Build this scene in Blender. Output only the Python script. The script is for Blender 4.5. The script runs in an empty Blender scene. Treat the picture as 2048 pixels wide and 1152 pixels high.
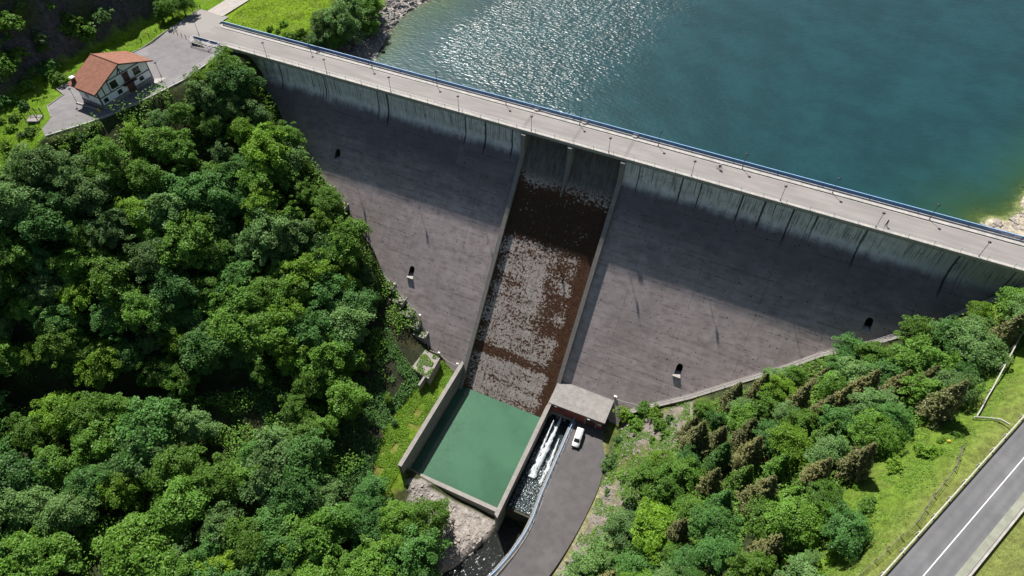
import bpy, bmesh, math, random
import numpy as np
from mathutils import Vector, Matrix
rad = math.radians
sc = bpy.context.scene
col = sc.collection
random.seed(7); rng = np.random.default_rng(11)

# ------------------------------------------------------------------ camera
AZ, PI_, RO, F = rad(-24.4116), rad(49.5507), rad(-.3675), 1331.53
CAM = np.array([0., -125.3, 100.])
_f = np.array([math.sin(AZ)*math.cos(PI_), math.cos(AZ)*math.cos(PI_), -math.sin(PI_)])
_r = np.array([math.cos(AZ), -math.sin(AZ), 0.]); _d = np.cross(_f, _r)
_c, _s = math.cos(RO), math.sin(RO)
MR = np.array([_c*_r+_s*_d, -_s*_r+_c*_d, _f])
cd = bpy.data.cameras.new('camera'); cam = bpy.data.objects.new('camera', cd); col.objects.link(cam)
R3 = Matrix((MR[0], -MR[1], -MR[2])).transposed()
cam.matrix_world = Matrix.Translation(Vector(CAM)) @ R3.to_4x4()
cd.sensor_width = 36; cd.lens = F/2048*36; cd.clip_start = 1; cd.clip_end = 5000
sc.camera = cam

# ------------------------------------------------------------------ sky, sun, exposure
SUN_EL, SUN_AZ = rad(54.3), rad(-45)           # azimuth from +Y, negative = towards -X
w = bpy.data.worlds.new('World'); sc.world = w; w.use_nodes = True
nt = w.node_tree; nt.nodes.clear()
o = nt.nodes.new('ShaderNodeOutputWorld'); b = nt.nodes.new('ShaderNodeBackground'); sk = nt.nodes.new('ShaderNodeTexSky')
sk.sky_type = 'NISHITA'; sk.sun_disc = False; sk.sun_elevation = SUN_EL; sk.sun_rotation = SUN_AZ
b.inputs['Strength'].default_value = 0.05
nt.links.new(sk.outputs[0], b.inputs[0]); nt.links.new(b.outputs[0], o.inputs[0])
sl = bpy.data.lights.new('sun', 'SUN'); sl.energy = 5.0; sl.angle = rad(.53); sl.color = (1, .955, .89)
so = bpy.data.objects.new('sun', sl); col.objects.link(so)
sdir = Vector((math.sin(SUN_AZ)*math.cos(SUN_EL), math.cos(SUN_AZ)*math.cos(SUN_EL), math.sin(SUN_EL)))
so.rotation_euler = sdir.to_track_quat('Z', 'Y').to_euler(); so.location = (-200, 200, 300)
sc.view_settings.view_transform = 'Standard'; sc.view_settings.look = 'None'
sc.view_settings.exposure = 0.55; sc.view_settings.gamma = 1

# ------------------------------------------------------------------ surveying helpers: sight lines of the survey meet real planes
def ray(u, v): return MR.T @ np.array([(u-1024)/F, (v-576)/F, 1.])
def onz(u, v, z):
    d = ray(u, v); return CAM + d*(z-CAM[2])/d[2]
def proj(P):
    q = (np.asarray(P)-CAM) @ MR.T
    return 1024+F*q[..., 0]/q[..., 2], 576+F*q[..., 1]/q[..., 2]
ZK, MS = -6.5, .725
def yface(z):
    if z > -5: return .3
    if z > -8: return .3-MS*((-z-5)**2)/6
    return .3-MS*(-z+ZK)
def onface(u, v):
    d = ray(u, v); t = 20
    while t < 400:
        P = CAM+d*t
        if P[1] > yface(P[2]): break
        t += .05
    return P
def inpoly(x, y, poly):
    x = np.asarray(x, float); y = np.asarray(y, float); c = np.zeros(x.shape, bool); n = len(poly)
    for i in range(n):
        x1, y1 = poly[i][:2]; x2, y2 = poly[(i+1) % n][:2]
        if y1 == y2: continue
        c ^= ((y1 > y) != (y2 > y)) & (x < (x2-x1)*(y-y1)/(y2-y1)+x1)
    return c
def polydist(x, y, pts):
    """distance to a polyline and the height interpolated along it"""
    best = np.full(x.shape, 1e9); zz = np.zeros(x.shape)
    for a, b_ in zip(pts[:-1], pts[1:]):
        ax, ay, az = a; dx, dy, dz = b_[0]-ax, b_[1]-ay, b_[2]-az
        t = np.clip(((x-ax)*dx+(y-ay)*dy)/(dx*dx+dy*dy), 0, 1)
        d = np.hypot(x-ax-t*dx, y-ay-t*dy); m = d < best
        best = np.where(m, d, best); zz = np.where(m, az+t*dz, zz)
    return best, zz
def vnoise(x, y, s, seed=0):
    """smooth value noise in numpy"""
    r = np.random.default_rng(seed).random((64, 64))
    X, Y = x/s, y/s; i, j = np.floor(X).astype(int), np.floor(Y).astype(int); fx, fy = X-i, Y-j
    fx, fy = fx*fx*(3-2*fx), fy*fy*(3-2*fy)
    g = lambda a, b_: r[a % 64, b_ % 64]
    return (g(i, j)*(1-fx)+g(i+1, j)*fx)*(1-fy)+(g(i, j+1)*(1-fx)+g(i+1, j+1)*fx)*fy

# ------------------------------------------------------------------ object helpers
def tag(o, label=None, cat=None, group=None, kind=None):
    if label: o['label'] = label
    if cat: o['category'] = cat
    if group: o['group'] = group
    if kind: o['kind'] = kind
    return o
def empty(name, loc, rz=0, label=None, cat=None, group=None):
    o = bpy.data.objects.new(name, None); col.objects.link(o); o.location = loc; o.rotation_euler = (0, 0, rz)
    o.empty_display_size = .3
    return tag(o, label, cat, group)
class MB:
    def __init__(s): s.v = []; s.f = []
    def add(s, vs, fs):
        n = len(s.v); s.v += [tuple(map(float, p)) for p in vs]; s.f += [tuple(n+i for i in f) for f in fs]; return s
    def box(s, x0, x1, y0, y1, z0, z1):
        return s.add([(x0,y0,z0),(x1,y0,z0),(x1,y1,z0),(x0,y1,z0),(x0,y0,z1),(x1,y0,z1),(x1,y1,z1),(x0,y1,z1)],
                     [(0,3,2,1),(4,5,6,7),(0,1,5,4),(1,2,6,5),(2,3,7,6),(3,0,4,7)])
    def bar(s, a, b_, wd, ht, up=(0,0,1)):
        a, b_ = Vector(a), Vector(b_); d = (b_-a).normalized(); up = Vector(up)
        x = d.cross(up)
        if x.length < 1e-4: x = d.cross(Vector((1,0,0)))
        x.normalize(); y = x.cross(d)
        P = [p+x*sx*wd/2+y*sy*ht/2 for p in (a, b_) for sx, sy in ((-1,-1),(1,-1),(1,1),(-1,1))]
        return s.add(P, [(3,2,1,0),(4,5,6,7),(0,1,5,4),(1,2,6,5),(2,3,7,6),(3,0,4,7)])
    def tube(s, pts, r, n=8, cap=True):
        pts = [Vector(p) for p in pts]; rs = r if isinstance(r, (list, tuple)) else [r]*len(pts); k = len(s.v); N = len(pts)
        ref = Vector((0,0,1))
        for i, p in enumerate(pts):
            d = (pts[min(i+1, N-1)]-pts[max(i-1, 0)]).normalized()
            x = d.cross(ref)
            if x.length < .05: x = d.cross(Vector((1,0,0)))
            x.normalize(); y = d.cross(x)
            for j in range(n):
                a = 2*math.pi*j/n; s.v.append(tuple(p+(x*math.cos(a)+y*math.sin(a))*rs[i]))
        for i in range(N-1):
            for j in range(n):
                s.f.append((k+i*n+j, k+i*n+(j+1) % n, k+(i+1)*n+(j+1) % n, k+(i+1)*n+j))
        if cap: s.f.append(tuple(k+j for j in reversed(range(n)))); s.f.append(tuple(k+(N-1)*n+j for j in range(n)))
        return s
    def prism(s, poly, z0, z1):
        n = len(poly); return s.add([(x,y,z0) for x,y in poly]+[(x,y,z1) for x,y in poly],
            [tuple(reversed(range(n))), tuple(range(n, 2*n))]+[(i, (i+1) % n, n+(i+1) % n, n+i) for i in range(n)])
    def lathe(s, prof, c=(0,0,0), n=16):
        k = len(s.v)
        for r, z in prof:
            for j in range(n):
                a = 2*math.pi*j/n; s.v.append((c[0]+r*math.cos(a), c[1]+r*math.sin(a), c[2]+z))
        for i in range(len(prof)-1):
            for j in range(n): s.f.append((k+i*n+j, k+i*n+(j+1) % n, k+(i+1)*n+(j+1) % n, k+(i+1)*n+j))
        s.f.append(tuple(k+j for j in reversed(range(n)))); s.f.append(tuple(k+(len(prof)-1)*n+j for j in range(n)))
        return s
    def build(s, name, m, parent=None, bevel=0, smooth=False):
        me = bpy.data.meshes.new(name); me.from_pydata(s.v, [], s.f); me.validate(); me.update()
        bm = bmesh.new(); bm.from_mesh(me); bmesh.ops.recalc_face_normals(bm, faces=bm.faces); bm.to_mesh(me); bm.free()
        o = bpy.data.objects.new(name, me); col.objects.link(o)
        if m: me.materials.append(m)
        if smooth:
            for p in me.polygons: p.use_smooth = True
        if parent: o.parent = parent
        if bevel:
            md = o.modifiers.new('bevel', 'BEVEL'); md.width = bevel; md.segments = 2; md.limit_method = 'ANGLE'
        return o
def strip(pts, offs_l, offs_r, dz=0, nz=None):
    """flat ribbon along a polyline between two sideways offsets (positive = right of travel)"""
    m = MB(); P = [Vector(p) for p in pts]; vs = []
    for i, p in enumerate(P):
        d = (P[min(i+1, len(P)-1)]-P[max(i-1, 0)]); d.z = 0; d.normalize(); r = Vector((d.y, -d.x, 0))
        vs += [p+r*offs_l+Vector((0,0,dz)), p+r*offs_r+Vector((0,0,dz))]
    m.add(vs, [(2*i, 2*i+1, 2*i+3, 2*i+2) for i in range(len(P)-1)]); return m
def offset_line(pts, off, dz=0):
    P = [Vector(p) for p in pts]; out = []
    for i, p in enumerate(P):
        d = (P[min(i+1, len(P)-1)]-P[max(i-1, 0)]); d.z = 0; d.normalize(); out.append(p+Vector((d.y, -d.x, 0))*off+Vector((0,0,dz)))
    return out
def resample(pts, step):
    out = [Vector(pts[0])]
    for a, b_ in zip(pts[:-1], pts[1:]):
        a, b_ = Vector(a), Vector(b_); n = max(1, round((b_-a).length/step)); out += [a.lerp(b_, i/n) for i in range(1, n+1)]
    return out
def spline(pts, n=8):
    P = [Vector(p) for p in pts]; P = [P[0]*2-P[1]]+P+[P[-1]*2-P[-2]]; out = []
    for i in range(1, len(P)-2):
        for k in range(n):
            t = k/n; a, b_, c, d = P[i-1:i+3]
            out.append(.5*((2*b_)+(c-a)*t+(2*a-5*b_+4*c-d)*t*t+(3*b_-a-3*c+d)*t**3))
    return out+[P[-2]]

# ------------------------------------------------------------------ material helpers
class NG:
    def __init__(s, name):
        s.m = bpy.data.materials.new(name); s.m.use_nodes = True; s.t = s.m.node_tree; s.t.nodes.clear()
        s.out = s.n('OutputMaterial'); s._pos = None
    def n(s, ty, **kw):
        x = s.t.nodes.new('ShaderNode'+ty)
        for k, v in kw.items(): setattr(x, k, v)
        return x
    def set(s, sock, v):
        if hasattr(v, 'is_output') or isinstance(v, bpy.types.NodeSocket): s.t.links.new(v, sock)
        elif v is not None:
            if isinstance(v, tuple) and len(v) == 3 and sock.type == 'RGBA': v = v+(1,)
            sock.default_value = v
    def pos(s):
        if s._pos is None: s._pos = s.n('NewGeometry').outputs['Position']
        return s._pos
    def xyz(s, v=None):
        x = s.n('SeparateXYZ'); s.set(x.inputs[0], v or s.pos()); return x.outputs
    def scale(s, v, k):
        x = s.n('VectorMath', operation='MULTIPLY'); s.set(x.inputs[0], v); x.inputs[1].default_value = k; return x.outputs[0]
    def noise(s, sc_=1., detail=4, rough=.6, vec=None, stretch=None, dist=0.):
        v = vec or s.pos()
        if stretch: v = s.scale(v, stretch)
        x = s.n('TexNoise'); s.set(x.inputs['Vector'], v); x.inputs['Scale'].default_value = sc_
        x.inputs['Detail'].default_value = detail; x.inputs['Roughness'].default_value = rough; x.inputs['Distortion'].default_value = dist
        return x.outputs[0]
    def voro(s, sc_, vec=None, feat='F1', stretch=None):
        v = vec or s.pos()
        if stretch: v = s.scale(v, stretch)
        x = s.n('TexVoronoi', feature=feat); s.set(x.inputs['Vector'], v); x.inputs['Scale'].default_value = sc_; return x
    def math(s, op, a, b_=None, c=None, clamp=False):
        x = s.n('Math', operation=op, use_clamp=clamp); s.set(x.inputs[0], a); s.set(x.inputs[1], b_)
        if c is not None: s.set(x.inputs[2], c)
        return x.outputs[0]
    def ramp(s, f, a, b_, ca=0., cb=1.):
        x = s.n('MapRange', clamp=True, interpolation_type='SMOOTHSTEP'); s.set(x.inputs[0], f)
        for i, v in enumerate((a, b_, ca, cb)): s.set(x.inputs[i+1], v)
        return x.outputs[0]
    def mix(s, f, a, b_, mode='MIX'):
        x = s.n('MixRGB', blend_type=mode); s.set(x.inputs[0], f); s.set(x.inputs[1], a); s.set(x.inputs[2], b_); return x.outputs[0]
    def bump(s, h, strength=.3, dist=.1):
        x = s.n('Bump'); s.set(x.inputs['Height'], h); s.set(x.inputs['Strength'], strength); s.set(x.inputs['Distance'], dist); return x.outputs[0]
    def bsdf(s, c, rough=.8, bump=None, metal=0., spec=.3, coat=0.):
        x = s.n('BsdfPrincipled'); s.set(x.inputs['Base Color'], c); s.set(x.inputs['Roughness'], rough); s.set(x.inputs['Metallic'], metal)
        s.set(x.inputs['Specular IOR Level'], spec); s.set(x.inputs['Coat Weight'], coat)
        if bump is not None: s.set(x.inputs['Normal'], bump)
        return x.outputs[0]
    def done(s, sh): s.t.links.new(sh, s.out.inputs['Surface']); return s.m
    def line(s, coord, period, width, off=0.):
        """thin lines every period metres along a coordinate: 1 on the line"""
        a = s.math('ADD', coord, off); a = s.math('DIVIDE', a, period); a = s.math('FRACT', a); a = s.math('SUBTRACT', a, .5); a = s.math('ABSOLUTE', a)
        return s.math('GREATER_THAN', a, .5-width/period/2)
def simple(name, c, rough=.6, metal=0., var=.12, nscale=3., spec=.4, coat=0., bump=.15):
    g = NG(name); n = g.noise(nscale, 5, .65); f = g.ramp(n, .3, .7, 1-var, 1+var)
    cc = g.mix(1., c, g.n('CombineColor').outputs[0], 'MULTIPLY') if False else g.mix(g.ramp(n, .3, .7), tuple(v*(1-var) for v in c), tuple(min(1, v*(1+var)) for v in c))
    return g.done(g.bsdf(cc, rough, g.bump(n, bump, .03) if bump else None, metal, spec, coat))

# --- deck pavement
def m_deck():
    g = NG('crest pavement'); x = g.xyz()
    a = g.noise(.35, 6, .6, stretch=(.25, 1.5, 1)); b_ = g.noise(14, 3, .7); c = g.noise(.9, 5, .65)
    col_ = g.mix(g.ramp(a, .3, .7), (.235,.218,.205), (.30,.282,.27))
    col_ = g.mix(g.math('MULTIPLY', g.ramp(b_, .45, .8), .35), col_, (.19,.18,.17))
    col_ = g.mix(g.ramp(c, .63, .75, 0, .35), col_, (.38,.37,.35))
    tr = g.math('ABSOLUTE', g.math('SUBTRACT', x[1], 4.2)); col_ = g.mix(g.math('MULTIPLY', g.ramp(g.noise(.2, 3, .5, stretch=(.15, 4, 1)), .5, .65), .3), col_, (.20,.19,.18))
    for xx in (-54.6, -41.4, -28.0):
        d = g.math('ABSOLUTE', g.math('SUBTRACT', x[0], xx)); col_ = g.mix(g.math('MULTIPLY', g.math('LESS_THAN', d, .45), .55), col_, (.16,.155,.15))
    v = g.noise(.12, 2, .5); col_ = g.mix(g.ramp(v, .35, .6, .0, .25), col_, (.20,.19,.19))
    return g.done(g.bsdf(col_, .92, g.bump(b_, .2, .02), spec=.25))
# --- weathered concrete of kerbs, caps
def m_concrete(name, c, dark=.5, streak=.3):
    g = NG(name); a = g.noise(.7, 7, .68); b_ = g.noise(6, 5, .7); d = g.noise(1.5, 4, .6, stretch=(2.5, 2.5, .25))
    col_ = g.mix(g.ramp(a, .32, .68), tuple(v*(1-dark*.5) for v in c), c)
    col_ = g.mix(g.ramp(b_, .58, .75, 0, .5), col_, tuple(v*dark for v in c))
    col_ = g.mix(g.ramp(d, .5, .7, 0, streak), col_, tuple(v*dark*.7 for v in c))
    return g.done(g.bsdf(col_, .88, g.bump(b_, .35, .03), spec=.25))
# --- the big downstream face: pale vertical head with dripping stains, weathered slope below with the crest's shade deepened in its colour
def m_face():
    g = NG('stained dam concrete'); x = g.xyz(); X, Y, Z = x[0], x[1], x[2]
    fine = g.noise(9, 4, .75); med = g.noise(.55, 7, .62); big = g.noise(.06, 4, .6)
    lift = g.noise(.5, 4, .65, stretch=(.45, 0, 2.2))
    slope = g.mix(g.ramp(med, .3, .7), (.40,.325,.32), (.57,.475,.465))
    slope = g.mix(g.ramp(lift, .42, .68, 0, .55), slope, (.58,.51,.50))
    slope = g.mix(g.ramp(lift, .5, .25, 0, .5), slope, (.165,.14,.15))
    slope = g.mix(g.ramp(big, .45, .65, 0, .4), slope, (.30,.25,.235))
    film_shade = g.ramp(g.math('ADD', Z, g.math('MULTIPLY', g.math('SUBTRACT', g.noise(.22, 5, .65, stretch=(.5, 0, 1.3)), .5), 16)), -27, -10)  # weathering film, made stronger to paint the crest's shade darker on the upper slope
    slope = g.mix(g.math('MULTIPLY', film_shade, .78), slope, (.095,.085,.105))
    wn = g.n('TexWhiteNoise'); wn.noise_dimensions = '2D'; cb_ = g.n('CombineXYZ'); g.set(cb_.inputs[0], g.math('FLOOR', g.math('DIVIDE', g.math('ADD', X, 3.+7.6), 15.2))); g.set(cb_.inputs[1], g.math('FLOOR', g.math('ADD', g.math('DIVIDE', Z, 2.4), .5))); g.set(wn.inputs[0], cb_.outputs[0])
    slope = g.mix(g.math('MULTIPLY', g.ramp(wn.outputs[0], .1, .9), .16), slope, (.16,.14,.145)); slope = g.mix(g.math('MULTIPLY', g.math('GREATER_THAN', wn.outputs[0], .9), .12), slope, (.44,.40,.39))
    # pale vertical head
    head = g.mix(g.ramp(med, .3, .7), (.57,.56,.60), (.78,.77,.80))
    head = g.mix(g.ramp(fine, .55, .75, 0, .6), head, (.20,.21,.22))
    edge = g.math('ADD', Z, g.math('MULTIPLY', g.math('SUBTRACT', g.noise(.35, 6, .7, stretch=(1.3, 0, .5)), .5), 3.2))
    hm = g.ramp(edge, -8.3, -5.9)
    # fading to the right end where the head is dirtier
    dirty = g.ramp(g.math('ADD', X, g.math('MULTIPLY', med, 14)), 36, 62); head = g.mix(g.math('MULTIPLY', dirty, .7), head, (.16,.165,.16))
    dl = g.ramp(g.math('ADD', X, g.math('MULTIPLY', med, 14)), -122, -132); head = g.mix(g.math('MULTIPLY', dl, .75), head, (.12,.12,.13))
    c = g.mix(hm, slope, head)
    # drip stains: narrow in X, long in Z, hanging from the slab
    d1 = g.noise(1.1, 3, .55, stretch=(1, 0, .012)); d2 = g.noise(4.5, 3, .6, stretch=(1, 0, .03)); dv = g.noise(.10, 2, .5, stretch=(1, 0, 0))
    thr = g.ramp(dv, .35, .65, .70, .57)
    s1 = g.math('GREATER_THAN', d1, thr); s1 = g.math('MULTIPLY', s1, g.ramp(Z, -9.5, -6.5))
    ln = g.math('MULTIPLY', g.noise(.9, 3, .7, stretch=(1, 0, 0)), -11)
    s2 = g.math('MULTIPLY', g.ramp(d2, .50, .62), g.ramp(g.math('SUBTRACT', Z, ln), -.6, 1.2))
    c = g.mix(g.math('MULTIPLY', s2, .68), c, (.075,.075,.08))
    c = g.mix(g.math('MULTIPLY', g.math('MULTIPLY', s1, g.ramp(fine, .2, .5, .6, .95)), 1.), c, (.045,.045,.052))
    # seepage joints (real positions)
    for xx, wd, zb in ((-93.8, .55, -9.4), (-114.0, .45, -7.5), (-70.5, .4, -8.6), (-64.7, .55, -9), (-57.2, .5, -8.5), (11.8, .45, -9.5), (27.2, .4, -10), (45.5, .6, -10.5), (.5, .5, -8), (5.5, .5, -8.2), (-13.5, .45, -8), (-9, .35, -7.5), (-129, .5, -8)):
        d = g.math('ABSOLUTE', g.math('SUBTRACT', g.math('SUBTRACT', X, xx), g.math('MULTIPLY', g.math('SUBTRACT', med, .5), .5)))
        c = g.mix(g.math('MULTIPLY', g.math('MULTIPLY', g.ramp(d, wd*.5, wd*.35), g.ramp(Z, zb-1, zb+1)), .9), c, (.035,.035,.042))
    # lift joints and construction joints on the slope
    jn = g.noise(2., 4, .7)
    lj = g.math('MULTIPLY', g.line(Z, 2.4, .19), g.math('MULTIPLY', g.ramp(jn, .42, .62), g.ramp(g.noise(.09, 3, .6), .38, .6))); lj = g.math('MULTIPLY', lj, g.math('SUBTRACT', 1., hm))
    c = g.mix(g.math('MULTIPLY', lj, .8), c, (.05,.045,.05))
    vj = g.math('MULTIPLY', g.line(X, 15.2, .16, 3.), g.ramp(jn, .4, .6)); c = g.mix(g.math('MULTIPLY', vj, .55), c, (.055,.05,.055))
    vl = g.math('MULTIPLY', g.line(X, 15.2, 1.1, 10.), g.ramp(med, .42, .7)); c = g.mix(g.math('MULTIPLY', g.math('MULTIPLY', vl, g.math('SUBTRACT', 1., hm)), .45), c, (.25,.24,.245))
    # tie-holes and patches
    vo = g.voro(.8, stretch=(1, 0, 1.2)); dots = g.math('MULTIPLY', g.math('LESS_THAN', vo.outputs['Distance'], .15), g.math('GREATER_THAN', g.noise(1.7, 2, .5), .5))
    c = g.mix(g.math('MULTIPLY', dots, .75), c, (.03,.03,.034))
    lt = g.math('GREATER_THAN', g.noise(1.6, 5, .75, stretch=(.55, 0, 1.9)), .71); c = g.mix(g.math('MULTIPLY', lt, .6), c, (.33,.31,.30))
    dk = g.math('GREATER_THAN', g.noise(1.1, 5, .72, stretch=(.5, 0, 2.0), vec=g.n('VectorMath').outputs[0] if False else None, dist=.4), .685); c = g.mix(g.math('MULTIPLY', dk, .55), c, (.04,.036,.036))
    return g.done(g.bsdf(c, .9, g.bump(g.math('ADD', g.math('MULTIPLY', fine, .5), lift), .4, .06), spec=.2))
# --- spillway chute: pale smooth concrete under torn brown moss
def m_chute():
    g = NG('mossy chute concrete'); x = g.xyz(); X, Y, Z = x[0], x[1], x[2]
    med = g.noise(.5, 6, .6); fine = g.noise(8, 4, .7)
    c = g.mix(g.ramp(med, .3, .7), (.50,.42,.375), (.67,.575,.525))
    c = g.mix(g.ramp(fine, .5, .72, 0, .55), c, (.27,.235,.215)); c = g.mix(g.ramp(g.noise(1.1, 5, .7, stretch=(1.4, 0, .3)), .5, .68, 0, .4), c, (.30,.24,.21))
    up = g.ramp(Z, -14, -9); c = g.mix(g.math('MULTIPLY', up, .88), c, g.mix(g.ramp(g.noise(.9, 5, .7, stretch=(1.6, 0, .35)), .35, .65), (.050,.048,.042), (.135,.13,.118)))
    jx = g.math('MAXIMUM', g.line(X, 5.0, .16, 3.9), g.line(Z, 3.3, .10)); c = g.mix(g.math('MULTIPLY', jx, .7), c, (.17,.15,.14))
    seam = g.math('LESS_THAN', g.math('ABSOLUTE', g.math('SUBTRACT', X, g.ramp(Z, -60, -10, -41.9, -41.6))), .22); c = g.mix(g.math('MULTIPLY', seam, .5), c, (.30,.29,.29))
    # moss cover: ragged mats, bands across, heavy on the shaded upper half and along the right wall
    big = g.noise(.17, 3, .55, stretch=(.8, 0, 1.5)); rag = g.noise(1.45, 6, .68, stretch=(1, 0, 1.35), dist=.5); band = g.noise(.35, 2, .5, stretch=(.12, 0, 1.15))
    dens = g.math('ADD', g.math('MULTIPLY', big, .34), g.math('MULTIPLY', rag, 1.05)); dens = g.math('ADD', dens, g.math('MULTIPLY', band, .30))
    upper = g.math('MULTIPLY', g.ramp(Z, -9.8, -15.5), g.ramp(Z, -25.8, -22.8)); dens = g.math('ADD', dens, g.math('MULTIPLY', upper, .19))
    rt = g.ramp(g.math('ADD', X, g.math('MULTIPLY', g.math('SUBTRACT', med, .5), 3.5)), -33.2, -29.6); dens = g.math('ADD', dens, g.math('MULTIPLY', g.math('MULTIPLY', rt, g.ramp(Z, -16, -22)), .34))
    mid = g.math('MULTIPLY', g.ramp(g.math('ABSOLUTE', g.math('SUBTRACT', X, g.math('ADD', -40., g.math('MULTIPLY', band, 8)))), 4.5, .8), g.math('MULTIPLY', g.ramp(Z, -24, -28), g.ramp(Z, -48, -40))); dens = g.math('ADD', dens, g.math('MULTIPLY', mid, .11))
    b1 = g.ramp(g.math('ABSOLUTE', g.math('ADD', Z, 50.2)), 1.6, .4); dens = g.math('ADD', dens, g.math('MULTIPLY', b1, .15))
    lft = g.ramp(X, -50.5, -53.5); dens = g.math('ADD', dens, g.math('MULTIPLY', lft, .10))
    topz = g.ramp(Z, -11.5, -9.); dens = g.math('SUBTRACT', dens, g.math('MULTIPLY', topz, .25))
    moss = g.ramp(dens, .868, .895)
    holes = g.ramp(g.noise(1.7, 4, .6, stretch=(1, 0, 1.2), dist=.6), .575, .60); dens = g.math('SUBTRACT', dens, g.math('MULTIPLY', holes, g.math('MULTIPLY', upper, g.ramp(rt, 0, 1, .26, .08))))
    spots = g.voro(1.9, stretch=(1, 0, 1.2)); sp = g.math('MULTIPLY', g.math('LESS_THAN', spots.outputs['Distance'], .22), g.math('GREATER_THAN', g.noise(.6, 3, .6), .5)); moss = g.math('MAXIMUM', moss, sp)
    mcol = g.mix(g.ramp(g.noise(2.2, 5, .7), .3, .7), (.046,.024,.015), (.165,.078,.045))
    mcol = g.mix(g.ramp(g.noise(.4, 3, .6), .55, .7, 0, .5), mcol, (.13,.085,.042))
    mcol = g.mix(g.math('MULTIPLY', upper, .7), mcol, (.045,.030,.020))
    c = g.mix(moss, c, mcol)
    h = g.math('ADD', g.math('MULTIPLY', moss, .6), g.math('MULTIPLY', fine, .4))
    return g.done(g.bsdf(c, .9, g.bump(h, .5, .08), spec=.2))
def m_asphalt(name, a, b_, edge=None):
    g = NG(name); n = g.noise(.45, 6, .65); f = g.noise(18, 3, .7); p = g.noise(.12, 3, .6)
    c = g.mix(g.ramp(n, .3, .7), a, b_); c = g.mix(g.ramp(f, .5, .75, 0, .3), c, tuple(v*1.5 for v in b_)); c = g.mix(g.ramp(p, .55, .68, 0, .45), c, tuple(v*1.3 for v in b_))
    if edge:
        x = g.xyz(); pc = g.math('ADD', g.math('SUBTRACT', g.math('MULTIPLY', g.math('SUBTRACT', x[0], 36.1), .887), g.math('MULTIPLY', g.math('ADD', x[1], 75.2), .461)), g.math('MULTIPLY', g.math('SUBTRACT', n, .5), .5))
        for q, w_ in ((.95, .5), (2.5, .5), (4.3, .55), (5.6, .5)): c = g.mix(g.math('MULTIPLY', g.ramp(g.math('ABSOLUTE', g.math('SUBTRACT', pc, q)), w_, .1), .22), c, tuple(v*.62 for v in a))
        st_ = g.noise(.5, 4, .7, stretch=(1, 1, 1)); c = g.mix(g.ramp(st_, .64, .70, 0, .3), c, tuple(v*.6 for v in a))
    return g.done(g.bsdf(c, .9, g.bump(f, .2, .02), spec=.3))
def m_terrain():
    g = NG('hillside earth and grass'); at = g.n('Attribute', attribute_name='cover').outputs['Color']; wt = g.n('Attribute', attribute_name='rockiness').outputs['Fac']
    a = g.noise(.9, 7, .7); b_ = g.noise(5, 5, .75); d = g.noise(.22, 4, .6)
    k = g.ramp(a, .25, .75, .55, 1.45); k2 = g.ramp(b_, .3, .7, .65, 1.35); kk = g.math('MULTIPLY', k, k2)
    cc = g.n('CombineXYZ'); [g.set(cc.inputs[i], kk) for i in range(3)]
    mul = g.n('VectorMath', operation='MULTIPLY'); g.set(mul.inputs[0], at); g.set(mul.inputs[1], cc.outputs[0])
    c = g.mix(g.math('MULTIPLY', g.ramp(d, .5, .66, 0, .5), g.math('SUBTRACT', 1., wt)), mul.outputs[0], g.mix(.5, mul.outputs[0], (.14,.13,.05)))
    # rock: broken blocky stone
    v1 = g.voro(.55, stretch=(1, 1, .6)); v2 = g.voro(1.9); rk = g.math('ADD', g.math('MULTIPLY', v1.outputs['Distance'], .8), g.math('MULTIPLY', v2.outputs['Distance'], .35)); rk = g.math('ADD', rk, g.math('MULTIPLY', a, .6))
    h = g.math('ADD', g.math('MULTIPLY', b_, .35), g.math('MULTIPLY', rk, wt))
    x = g.n('Bump'); g.set(x.inputs['Height'], h); x.inputs['Strength'].default_value = .8; x.inputs['Distance'].default_value = .9
    return g.done(g.bsdf(c, .95, x.outputs[0], spec=.12))
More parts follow.
